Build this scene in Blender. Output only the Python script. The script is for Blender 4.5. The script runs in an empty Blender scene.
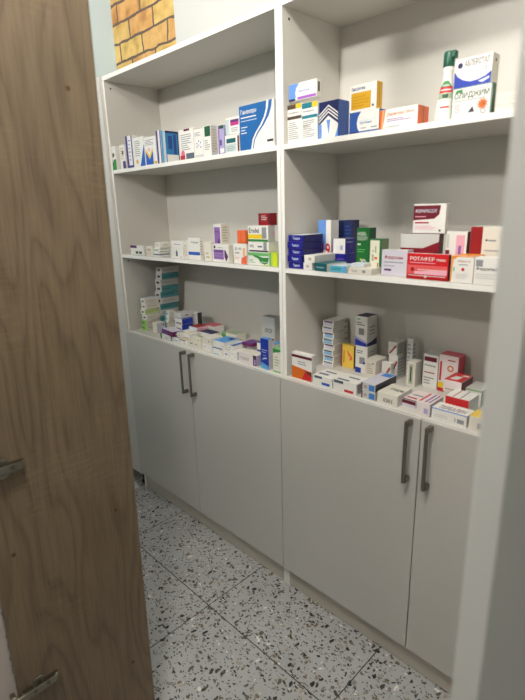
import bpy, bmesh, math, random
from mathutils import Vector, Matrix
random.seed(7)
scene = bpy.context.scene
col = scene.collection

# ------------------------------------------------------------------ camera
cam_d = bpy.data.cameras.new('camera')
cam = bpy.data.objects.new('camera', cam_d)
col.objects.link(cam)
scene.camera = cam
YAW, PITCH, ROLL = 0.79560, -0.28235, -0.028025
fw = Vector((-math.sin(YAW)*math.cos(PITCH), math.cos(YAW)*math.cos(PITCH), math.sin(PITCH)))
rr = Vector((math.cos(YAW), math.sin(YAW), 0)); uu = rr.cross(fw)
r2 = rr*math.cos(ROLL)+uu*math.sin(ROLL); u2 = uu*math.cos(ROLL)-rr*math.sin(ROLL)
mw = Matrix(((r2.x, u2.x, -fw.x, 2.03514), (r2.y, u2.y, -fw.y, -1.10948), (r2.z, u2.z, -fw.z, 1.36777), (0, 0, 0, 1)))
cam.matrix_world = mw
cam_d.sensor_fit = 'AUTO'; cam_d.sensor_width = 36
cam_d.lens = 483.365/700*36
cam_d.clip_start = 0.01
cam_d.dof.use_dof = True
cam_d.dof.focus_distance = 1.9
cam_d.dof.aperture_fstop = 3.6

# ------------------------------------------------------------------ world, lights, exposure
w = bpy.data.worlds.new('world'); scene.world = w; w.use_nodes = True
w.node_tree.nodes['Background'].inputs[0].default_value = (0.9, 0.95, 1.0, 1)
w.node_tree.nodes['Background'].inputs[1].default_value = 0.3
def area(name, loc, target, size, power, color, spread=180):
    d = bpy.data.lights.new(name, 'AREA'); d.shape = 'DISK'; d.size = size; d.energy = power; d.color = color; d.spread = math.radians(spread)
    o = bpy.data.objects.new(name, d); col.objects.link(o); o.location = loc
    o.rotation_euler = (Vector(target)-Vector(loc)).to_track_quat('-Z', 'Y').to_euler()
    return o
pd = bpy.data.lights.new('ceiling_bulb', 'POINT'); pd.shadow_soft_size = .06; pd.energy = 39; pd.color = (1.0, 0.955, 0.89)
pl = bpy.data.objects.new('ceiling_bulb', pd); col.objects.link(pl); pl.location = (1.60, -1.0, 2.42)
area('ceiling_spotlight', (0.95, -2.7, 2.54), (0.5, 0, 2.75), 0.22, 17.5, (1.0, 0.96, 0.91), 84)
vs = scene.view_settings
vs.view_transform = 'Standard'; vs.look = 'None'; vs.gamma = 1; vs.use_curve_mapping = False
vs.exposure = 0.2

# ------------------------------------------------------------------ helpers
def lin(c):
    return tuple((v/12.92 if v <= 0.04045 else ((v+0.055)/1.055)**2.4) for v in [x/255 for x in c])
MATS = {}
def mat(name, rgb, rough=0.45, metal=0.0, spec=0.5):
    if name in MATS: return MATS[name]
    m = bpy.data.materials.new(name); m.use_nodes = True
    b = m.node_tree.nodes['Principled BSDF']
    b.inputs['Base Color'].default_value = (*lin(rgb), 1)
    b.inputs['Roughness'].default_value = rough; b.inputs['Metallic'].default_value = metal
    b.inputs['Specular IOR Level'].default_value = spec
    MATS[name] = m
    return m
def nodes(m):
    nt = m.node_tree; return nt, nt.nodes, nt.links, nt.nodes['Principled BSDF']
def bx(bm, x0, x1, y0, y1, z0, z1, mi=0, bev=0.0):
    vs_ = [bm.verts.new(p) for p in ((x0,y0,z0),(x1,y0,z0),(x1,y1,z0),(x0,y1,z0),(x0,y0,z1),(x1,y0,z1),(x1,y1,z1),(x0,y1,z1))]
    fs = []
    for q in ((0,3,2,1),(4,5,6,7),(0,1,5,4),(1,2,6,5),(2,3,7,6),(3,0,4,7)):
        f = bm.faces.new([vs_[i] for i in q]); f.material_index = mi; fs.append(f)
    if bev:
        es = list({e for f in fs for e in f.edges})
        bmesh.ops.bevel(bm, geom=es, offset=bev, segments=2, affect='EDGES', profile=0.5)
    return fs
def cyl(bm, c, axis, r, h, seg=20, mi=0, r2_=None):
    # cylinder from c along axis
    ax = Vector(axis).normalized(); q = ax.to_track_quat('Z', 'Y')
    M = Matrix.Translation(Vector(c)+ax*h/2) @ q.to_matrix().to_4x4()
    res = bmesh.ops.create_cone(bm, cap_ends=True, segments=seg, radius1=r, radius2=r if r2_ is None else r2_, depth=h, matrix=M)
    for v in res['verts']:
        for f in v.link_faces: f.material_index = mi
def obj(name, bm, mats, parent=None, loc=None, rz=0):
    me = bpy.data.meshes.new(name); bm.normal_update(); bm.to_mesh(me); bm.free()
    for m in (mats if isinstance(mats, (list, tuple)) else [mats]): me.materials.append(m)
    o = bpy.data.objects.new(name, me); col.objects.link(o)
    if parent: o.parent = parent
    if loc: o.location = loc
    o.rotation_euler = (0, 0, rz)
    return o
def empty(name, loc, label, cat, group=None, rz=0):
    o = bpy.data.objects.new(name, None); col.objects.link(o); o.empty_display_size = .05
    o.location = loc; o.rotation_euler = (0, 0, rz); o['label'] = label; o['category'] = cat
    if group: o['group'] = group
    return o
def tag(o, label, cat, group=None):
    o['label'] = label; o['category'] = cat
    if group: o['group'] = group
    return o
def board(name, bm, parent):
    # laminate board; front edge brighter, the light on it put into its colour
    bm.normal_update()
    for f in bm.faces:
        if f.normal.y < -.9: f.material_index = 1
    return obj(name, bm, [laminate, edge_lit], parent)
def struct(name, bm, m):
    o = obj(name, bm, m); o['kind'] = 'structure'; return o

# ------------------------------------------------------------------ procedural materials
laminate = mat('white_laminate', (216, 213, 205), 0.34)
nt, N, K, B = nodes(laminate)
nz = N.new('ShaderNodeTexNoise'); nz.inputs['Scale'].default_value = 900; tc = N.new('ShaderNodeTexCoord')
K.new(tc.outputs['Object'], nz.inputs['Vector'])
bp = N.new('ShaderNodeBump'); bp.inputs['Strength'].default_value = 0.06; bp.inputs['Distance'].default_value = 0.0005
K.new(nz.outputs['Fac'], bp.inputs['Height']); K.new(bp.outputs['Normal'], B.inputs['Normal'])
edge_lit = mat('laminate_lit_edge', (248, 246, 240), 0.35)  # whiter than the laminate: strong light on front edges painted in
door_white = mat('door_laminate', (199, 196, 190), 0.28)
plinth_m = mat('plinth_laminate', (196, 188, 176), 0.4)
metal_dark = mat('brushed_dark_metal', (128, 122, 112), 0.42, 0.7)
metal_zinc = mat('zinc_hinge_metal', (140, 136, 124), 0.24, 1.0)
black_plastic = mat('black_plastic', (22, 22, 22), 0.5)
wall_blue = mat('pale_blue_wall_paint', (216, 240, 253), 0.7)
wall_grey = mat('grey_white_wall_paint', (214, 216, 212), 0.7)
wall_tan = mat('tan_wall_paint', (120, 112, 102), 0.8)
ceil_m = mat('ceiling_paint', (235, 233, 228), 0.8)

def noise_bump(m, scale, strength, dist=0.002):
    nt, N, K, B = nodes(m)
    tc = N.new('ShaderNodeTexCoord'); nz = N.new('ShaderNodeTexNoise'); nz.inputs['Scale'].default_value = scale; nz.inputs['Detail'].default_value = 5
    K.new(tc.outputs['Object'], nz.inputs['Vector'])
    bp = N.new('ShaderNodeBump'); bp.inputs['Strength'].default_value = strength; bp.inputs['Distance'].default_value = dist
    K.new(nz.outputs['Fac'], bp.inputs['Height']); K.new(bp.outputs['Normal'], B.inputs['Normal'])
noise_bump(wall_blue, 40, 0.3); noise_bump(wall_grey, 40, 0.3)

def ramp(N, stops, interp='LINEAR'):
    r = N.new('ShaderNodeValToRGB'); r.color_ramp.interpolation = interp
    e = r.color_ramp.elements
    while len(e) < len(stops): e.new(0.5)
    for i, (p, c) in enumerate(stops):
        e[i].position = p; e[i].color = (*lin(c), 1) if len(c) == 3 else c
    return r
def math_n(N, K, op, a, b=None, clamp=False):
    n = N.new('ShaderNodeMath'); n.operation = op; n.use_clamp = clamp
    for i, v in enumerate((a, b)):
        if v is None: continue
        if isinstance(v, (int, float)): n.inputs[i].default_value = v
        else: K.new(v, n.inputs[i])
    return n.outputs[0]
def mixc(N, K, fac, a, b, mode='MIX'):
    n = N.new('ShaderNodeMix'); n.data_type = 'RGBA'; n.blend_type = mode
    if isinstance(fac, (int, float)): n.inputs[0].default_value = fac
    else: K.new(fac, n.inputs[0])
    for i, v in ((6, a), (7, b)):
        if isinstance(v, tuple): n.inputs[i].default_value = (*lin(v), 1)
        else: K.new(v, n.inputs[i])
    return n.outputs[2]

# terrazzo tiles
terrazzo = mat('terrazzo_tiles', (200, 200, 200), 0.32)
nt, N, K, B = nodes(terrazzo)
tc = N.new('ShaderNodeTexCoord'); P0 = tc.outputs['Object']
dn = N.new('ShaderNodeTexNoise'); dn.inputs['Scale'].default_value = 26; dn.inputs['Detail'].default_value = 3; K.new(P0, dn.inputs['Vector'])
vsub = N.new('ShaderNodeVectorMath'); vsub.operation = 'SUBTRACT'; K.new(dn.outputs['Color'], vsub.inputs[0]); vsub.inputs[1].default_value = (.5, .5, .5)
vsc = N.new('ShaderNodeVectorMath'); vsc.operation = 'SCALE'; K.new(vsub.outputs[0], vsc.inputs[0]); vsc.inputs['Scale'].default_value = 0.03
vadd = N.new('ShaderNodeVectorMath'); vadd.operation = 'ADD'; K.new(P0, vadd.inputs[0]); K.new(vsc.outputs[0], vadd.inputs[1])
cn = N.new('ShaderNodeTexNoise'); cn.inputs['Scale'].default_value = 5; cn.inputs['Detail'].default_value = 4; K.new(P0, cn.inputs['Vector'])
colr = mixc(N, K, cn.outputs['Fac'], (162, 162, 162), (196, 196, 195))
def chips(colr, scale, thr, keep, stops, stretch, ang, off):
    mp = N.new('ShaderNodeMapping'); K.new(vadd.outputs[0], mp.inputs['Vector'])
    mp.inputs['Rotation'].default_value = (0, 0, ang); mp.inputs['Scale'].default_value = (1, stretch, 1); mp.inputs['Location'].default_value = (off, off*.7, 0)
    v = N.new('ShaderNodeTexVoronoi'); v.voronoi_dimensions = '2D'; v.inputs['Scale'].default_value = scale; v.inputs['Randomness'].default_value = 1
    K.new(mp.outputs[0], v.inputs['Vector'])
    sep = N.new('ShaderNodeSeparateColor'); K.new(v.outputs['Color'], sep.inputs[0])
    size = math_n(N, K, 'MULTIPLY', sep.outputs[1], thr)
    size = math_n(N, K, 'ADD', size, thr*0.35)
    inside = math_n(N, K, 'LESS_THAN', v.outputs['Distance'], size)
    kept = math_n(N, K, 'LESS_THAN', sep.outputs[0], keep)
    fac = math_n(N, K, 'MULTIPLY', inside, kept)
    rc = ramp(N, stops, 'CONSTANT'); K.new(sep.outputs[2], rc.inputs[0])
    return mixc(N, K, fac, colr, rc.outputs[0])
S1 = [(0, (34, 34, 34)), (.2, (96, 90, 80)), (.4, (142, 136, 126)), (.56, (62, 58, 50)), (.7, (168, 160, 148)), (.82, (120, 100, 78)), (.95, (230, 228, 222))]
colr = chips(colr, 62, .25, .40, S1, 1.6, .5, 0)
colr = chips(colr, 58, .25, .38, S1, .55, 1.2, 3.1)
colr = chips(colr, 40, .25, .24, S1, 2.0, 2.2, 7.3)
colr = chips(colr, 31, .24, .13, S1, 1.8, .2, 11.3)
colr = chips(colr, 110, .28, .32, S1, 1.1, 0, 5.7)
sp = N.new('ShaderNodeSeparateXYZ'); K.new(P0, sp.inputs[0])
def grout(o, off):
    a = math_n(N, K, 'SUBTRACT', o, off-5.39+.0)
    a = math_n(N, K, 'DIVIDE', a, 0.539); a = math_n(N, K, 'FRACT', a)
    a = math_n(N, K, 'SUBTRACT', a, .5); a = math_n(N, K, 'ABSOLUTE', a)
    return math_n(N, K, 'GREATER_THAN', a, .5-.0032)
g = math_n(N, K, 'MAXIMUM', grout(sp.outputs[0], .865), grout(sp.outputs[1], -.271))
colr = mixc(N, K, g, colr, (52, 50, 47))
K.new(colr, B.inputs['Base Color'])

# brick
brick = mat('yellow_brick', (200, 160, 90), 0.75)
nt, N, K, B = nodes(brick)
tc = N.new('ShaderNodeTexCoord'); sp = N.new('ShaderNodeSeparateXYZ'); K.new(tc.outputs['Object'], sp.inputs[0])
cb = N.new('ShaderNodeCombineXYZ')
dn = N.new('ShaderNodeTexNoise'); dn.inputs['Scale'].default_value = 16; dn.inputs['Detail'].default_value = 3; K.new(tc.outputs['Object'], dn.inputs['Vector'])
dj = math_n(N, K, 'MULTIPLY', math_n(N, K, 'SUBTRACT', dn.outputs['Fac'], .5), .022)
K.new(math_n(N, K, 'ADD', math_n(N, K, 'ADD', sp.outputs[0], 2.135), dj), cb.inputs[0])
K.new(math_n(N, K, 'ADD', math_n(N, K, 'SUBTRACT', sp.outputs[2], 2.163-.083*20), dj), cb.inputs[1])
bt = N.new('ShaderNodeTexBrick'); K.new(cb.outputs[0], bt.inputs['Vector'])
bt.inputs['Scale'].default_value = 1; bt.inputs['Brick Width'].default_value = .2; bt.inputs['Row Height'].default_value = .083
bt.inputs['Mortar Size'].default_value = .0055; bt.inputs['Mortar Smooth'].default_value = .1; bt.offset = .5; bt.inputs['Bias'].default_value = 0
bt.inputs['Color1'].default_value = (0, 0, 0, 1); bt.inputs['Color2'].default_value = (1, 1, 1, 1); bt.inputs['Mortar'].default_value = (.5, .5, .5, 1)
cr = ramp(N, [(0, (216, 176, 88)), (.35, (236, 200, 112)), (.55, (204, 150, 80)), (.8, (226, 128, 74)), (1, (206, 152, 74))])
K.new(bt.outputs['Color'], cr.inputs[0])
n2 = N.new('ShaderNodeTexNoise'); n2.inputs['Scale'].default_value = 13; n2.inputs['Detail'].default_value = 6; K.new(tc.outputs['Object'], n2.inputs['Vector'])
r2n = ramp(N, [(.32, (150, 116, 72)), (.45, (214, 180, 108)), (.6, (240, 212, 142)), (.76, (226, 140, 84))]); K.new(n2.outputs['Fac'], r2n.inputs[0])
c1 = mixc(N, K, .5, cr.outputs[0], r2n.outputs[0])
c1 = mixc(N, K, bt.outputs['Fac'], c1, (108, 92, 82))
K.new(c1, B.inputs['Base Color'])
bp = N.new('ShaderNodeBump'); bp.inputs['Strength'].default_value = .8; bp.inputs['Distance'].default_value = .006; bp.invert = True
K.new(bt.outputs['Fac'], bp.inputs['Height']); K.new(bp.outputs['Normal'], B.inputs['Normal'])

# oak
oak = mat('sonoma_oak', (150, 122, 92), 0.5)
nt, N, K, B = nodes(oak)
tc = N.new('ShaderNodeTexCoord')
mp = N.new('ShaderNodeMapping'); mp.inputs['Scale'].default_value = (1, 1, .16); K.new(tc.outputs['Object'], mp.inputs['Vector'])
nA = N.new('ShaderNodeTexNoise'); nA.inputs['Scale'].default_value = 6; nA.inputs['Detail'].default_value = 2; K.new(mp.outputs[0], nA.inputs['Vector'])
rings = math_n(N, K, 'FRACT', math_n(N, K, 'MULTIPLY', nA.outputs['Fac'], 17))
rg = ramp(N, [(0, (84, 69, 52)), (.12, (110, 93, 73)), (.5, (134, 115, 91)), (.85, (127, 109, 86)), (1, (84, 69, 52))]); K.new(rings, rg.inputs[0])
mp2 = N.new('ShaderNodeMapping'); mp2.inputs['Scale'].default_value = (1, 1, .035); K.new(tc.outputs['Object'], mp2.inputs['Vector'])
nB = N.new('ShaderNodeTexNoise'); nB.inputs['Scale'].default_value = 260; nB.inputs['Detail'].default_value = 5; K.new(mp2.outputs[0], nB.inputs['Vector'])
rb = ramp(N, [(.35, (81, 68, 48)), (.6, (129, 112, 88))]); K.new(nB.outputs['Fac'], rb.inputs[0])
mp3 = N.new('ShaderNodeMapping'); mp3.inputs['Scale'].default_value = (1, 1, .3); K.new(tc.outputs['Object'], mp3.inputs['Vector'])
nC = N.new('ShaderNodeTexNoise'); nC.inputs['Scale'].default_value = 9; nC.inputs['Detail'].default_value = 3; K.new(mp3.outputs[0], nC.inputs['Vector'])
rC = ramp(N, [(.35, (89, 75, 57)), (.65, (118, 102, 80))]); K.new(nC.outputs['Fac'], rC.inputs[0])
c1 = mixc(N, K, .45, rg.outputs[0], rb.outputs[0]); c1 = mixc(N, K, .35, c1, rC.outputs[0])
mp4 = N.new('ShaderNodeMapping'); mp4.inputs['Scale'].default_value = (1, .12, 1); K.new(tc.outputs['Object'], mp4.inputs['Vector'])
nD = N.new('ShaderNodeTexNoise'); nD.inputs['Scale'].default_value = 170; nD.inputs['Detail'].default_value = 2; K.new(mp4.outputs[0], nD.inputs['Vector'])
nE = N.new('ShaderNodeTexNoise'); nE.inputs['Scale'].default_value = 4; K.new(tc.outputs['Object'], nE.inputs['Vector'])
sw = math_n(N, K, 'MULTIPLY', math_n(N, K, 'GREATER_THAN', nD.outputs['Fac'], .56), math_n(N, K, 'MULTIPLY', math_n(N, K, 'SUBTRACT', nE.outputs['Fac'], .5, True), 1.6), True)
c1 = mixc(N, K, sw, c1, (146, 128, 100))
K.new(c1, B.inputs['Base Color'])
bp = N.new('ShaderNodeBump'); bp.inputs['Strength'].default_value = .25; bp.inputs['Distance'].default_value = .0008
K.new(nB.outputs['Fac'], bp.inputs['Height']); K.new(bp.outputs['Normal'], B.inputs['Normal'])

# ------------------------------------------------------------------ room
X0, X1, Y0, Y1, ZC = -0.387, 3.7, -3.3, 0.30, 2.6
bm = bmesh.new(); bx(bm, X0, X1, Y0, Y1, -.05, 0); struct('floor', bm, terrazzo)
bm = bmesh.new(); bx(bm, X0, X1, Y0, Y1, ZC, ZC+.05); struct('ceiling', bm, ceil_m)
bm = bmesh.new(); bx(bm, X0-.1, X0, Y0, Y1+.1, 0, ZC); struct('wall_left', bm, wall_blue)
bm = bmesh.new(); bx(bm, X0, .127, Y1, Y1+.1, 0, ZC); struct('wall_back_left', bm, brick)
bm = bmesh.new(); bx(bm, .127, X1, Y1-.004, Y1+.1, 0, ZC); struct('wall_back', bm, wall_grey)
bm = bmesh.new(); bx(bm, X1, X1+.1, Y0, Y1+.1, 0, ZC); struct('wall_right', bm, wall_grey)
bm = bmesh.new(); bx(bm, X0-.1, X1+.1, Y0-.1, Y0, 0, ZC); struct('wall_front', bm, wall_tan)

# ------------------------------------------------------------------ tall cabinets
T = .014
TOPB, S1B, S2B, WT = 1.8944, 1.5335, 1.1775, .8385
DT, DB = .8357, .0892
DEPTH = .262
def handle(parent, x):
    bm = bmesh.new()
    bx(bm, x-.0045, x+.0045, -.046, -.039, .650, .830, 0, .0012)
    o = obj('handle', bm, metal_dark, parent)
    for z in (.650, .816):
        b2 = bmesh.new(); bx(b2, x-.0045, x+.0065, -.0392, -.018, z, z+.014, 0, .001); obj('handle_post', b2, metal_dark, parent)
    return o
def cabinet(x0, label):
    c = empty('storage_cabinet', (x0, 0, 0), label, 'cabinet', 'tall white storage cabinets with open shelves')
    W = 1.0
    for s, (a, b) in (('l', (0.0006, T)), ('r', (W-T, W-.0006))):
        bm = bmesh.new(); bx(bm, a, b, 0, DEPTH, 0, TOPB, 0, .0006); sp_ = board('side_panel', bm, c)
        x = b if s == 'l' else a; dx = .0006 if s == 'l' else -.0006
        for zz in ((1.868, 1.160) if s == 'l' and x0 == 0 else (1.868,)):
            b2 = bmesh.new(); cyl(b2, (x-dx*.5, .028, zz), (dx, 0, 0), .0035, .0012, 12)
            obj('screw_cap', b2, black_plastic, sp_)
    bm = bmesh.new(); bx(bm, 0.0006, W-.0006, 0, DEPTH, TOPB, TOPB+.0165, 0, .0006); board('top_board', bm, c)
    bm = bmesh.new(); bx(bm, .002, W-.002, DEPTH+.0002, DEPTH+.004, .06, TOPB+.012); obj('back_panel', bm, laminate, c)
    for z in (S1B, S2B):
        bm = bmesh.new(); bx(bm, T+.0002, W-T-.0002, .0005, DEPTH, z, z+T, 0, .0006); board('shelf', bm, c)
    bm = bmesh.new(); bx(bm, T+.0002, W-T-.0002, .0005, DEPTH, WT-T, WT, 0, .0006); board('worktop_shelf', bm, c)
    bm = bmesh.new(); bx(bm, T+.0002, W-T-.0002, .0005, DEPTH, DB-.012, DB+.003); obj('bottom_board', bm, laminate, c)
    bm = bmesh.new(); bx(bm, T+.0002, W-T-.0002, .005, .019, .003, DB-.0125, 0, .0005); obj('plinth', bm, plinth_m, c)
    for k, (a, b, hx) in enumerate(((.0015, .4985, .472), (.5015, .9985, .529))):
        bm = bmesh.new(); bx(bm, a, b, -.018, -.0015, DB, DT, 0, .0008)
        d = obj('door', bm, door_white, c)
        handle(d, hx)
    return c
cabinet(0.0, 'tall white shelving cabinet on the left, under the brick patch of wall')
cabinet(1.0, 'tall white shelving cabinet on the right, holding the tall bottle and red boxes')

# filler panel in the corner with its foot
f_ = empty('filler_panel', (-.19, 0, 0), 'white filler panel closing the corner left of the left cabinet', 'panel')
f_['kind'] = 'structure'
bm = bmesh.new(); bx(bm, X0+.19+.001, .19-.0005, -.012, .004, .075, 1.911, 0, .0006); obj('panel_board', bm, laminate, f_)
bm = bmesh.new(); cyl(bm, (.15, .03, 0), (0, 0, 1), .022, .006, 20); cyl(bm, (.15, .03, .006), (0, 0, 1), .014, .069, 20); obj('leveling_foot', bm, black_plastic, f_)
bm = bmesh.new(); bx(bm, -.197+.001, .189, .004, .05, .075, .09); obj('base_rail', bm, laminate, f_)
bm = bmesh.new(); vv = [bm.verts.new(p) for p in ((-.075, -.010, .0004), (-.012, -.028, .0004), (-.02, -.085, .0012), (-.10, -.09, .0006), (-.11, -.04, .0005))]
bm.faces.new(vv); bmesh.ops.solidify(bm, geom=bm.faces[:], thickness=-.0006)
tag(obj('paper_scrap', bm, mat('paper_white', (235, 230, 226), .7)), 'small scrap of white paper on the floor beside the corner foot', 'paper')

# ------------------------------------------------------------------ near oak panel with hinges, open door, right door edge
PX = 1.135
p_ = empty('oak_side_panel', (PX, -.79, 0), 'large oak side panel with hinge plates, close on the left', 'panel')
p_.rotation_euler = (-.0183, 0, 0); p_.location.z = .004
def local(y): return y+.79
bm = bmesh.new(); bx(bm, -.016, 0, local(-.957), local(-.659), 0, 2.25, 0, .0006); obj('oak_board', bm, oak, p_)
hole_m = mat('dark_wood_plug', (84, 58, 34), .7)
for y, z in ((-.710, .736), (-.923, .740), (-.708, .309), (-.714, 1.578), (-.930, 1.578)):
    bm = bmesh.new(); cyl(bm, (-.0004, local(y), z), (1, 0, 0), .0042, .0010, 16); obj('hole_plug', bm, hole_m, p_)
def hinge(z, dy):
    h = bpy.data.objects.new('hinge', None); col.objects.link(h); h.parent = p_; h.location = (0, local(-.957)+dy, z)
    bm = bmesh.new()   # cross mounting plate: body along depth and two wings
    bx(bm, 0, .003, .026, .048, -.017, .017, 0, .0008)
    bx(bm, 0, .009, .010, .075, -.007, .007, 0, .0012)
    bx(bm, 0, .004, .030, .044, -.020, -.016, 0, .001); bx(bm, 0, .004, .030, .044, .016, .020, 0, .001)
    obj('mounting_plate', bm, metal_zinc, h)
    bm = bmesh.new()   # arm clipped over the plate
    bx(bm, .0092, .0145, -.012, .070, -.0075, .0075, 0, .0015)
    bx(bm, .002, .0145, .004, .066, -.0085, -.0072, 0, .0004); bx(bm, .002, .0145, .004, .066, .0072, .0085, 0, .0004)
    obj('hinge_arm', bm, metal_zinc, h)
    bm = bmesh.new(); bx(bm, -.001, .016, -.020, -.0105, -.018, .018, 0, .002); obj('hinge_cup', bm, metal_zinc, h)
    for y, zz, r, x in ((.037, -.0138, .0026, .003), (.037, .0138, .0026, .003), (.026, 0, .0036, .0145), (.052, 0, .0042, .0145)):
        bm = bmesh.new(); cyl(bm, (x-.0002, y, zz), (1, 0, 0), r, .0018, 16)
        bx(bm, x+.0014, x+.0019, y-r*.7, y+r*.7, zz-.0005, zz+.0005, 1); bx(bm, x+.0014, x+.0019, y-.0005, y+.0005, zz-r*.7, zz+r*.7, 1)
        obj('screw', bm, [metal_zinc, black_plastic], h)
hinge(.922, .002); hinge(.421, .002)
d_ = empty('wardrobe_door', (PX-.016, -1.275, 0), 'pale greyish door leaf opened beside the oak panel, at the lower left corner', 'door')
d_.rotation_euler = (-.0183, 0, 0); d_.location.z = .004
bm = bmesh.new(); bx(bm, -.017, 0, -.165, .3165, .08, 2.2, 0, .001); obj('door_leaf', bm, mat('door_leaf_grey', (196, 186, 180), .5), d_)
r_ = empty('white_door', (1.9175, -.45, 0), 'white door edge standing very close on the right, out of focus', 'door')
bm = bmesh.new(); bx(bm, -.027, 0, -.255, .30, .01, 2.25, 0, .0015); obj('door_leaf', bm, mat('white_door_paint', (226, 228, 226), .45), r_)
bm = bmesh.new()
for z in (.3, 1.1, 1.9): bx(bm, -.0285, -.027, .24, .30, z-.04, z+.04)
obj('hinge_leaf', bm, metal_zinc, r_)

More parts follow.
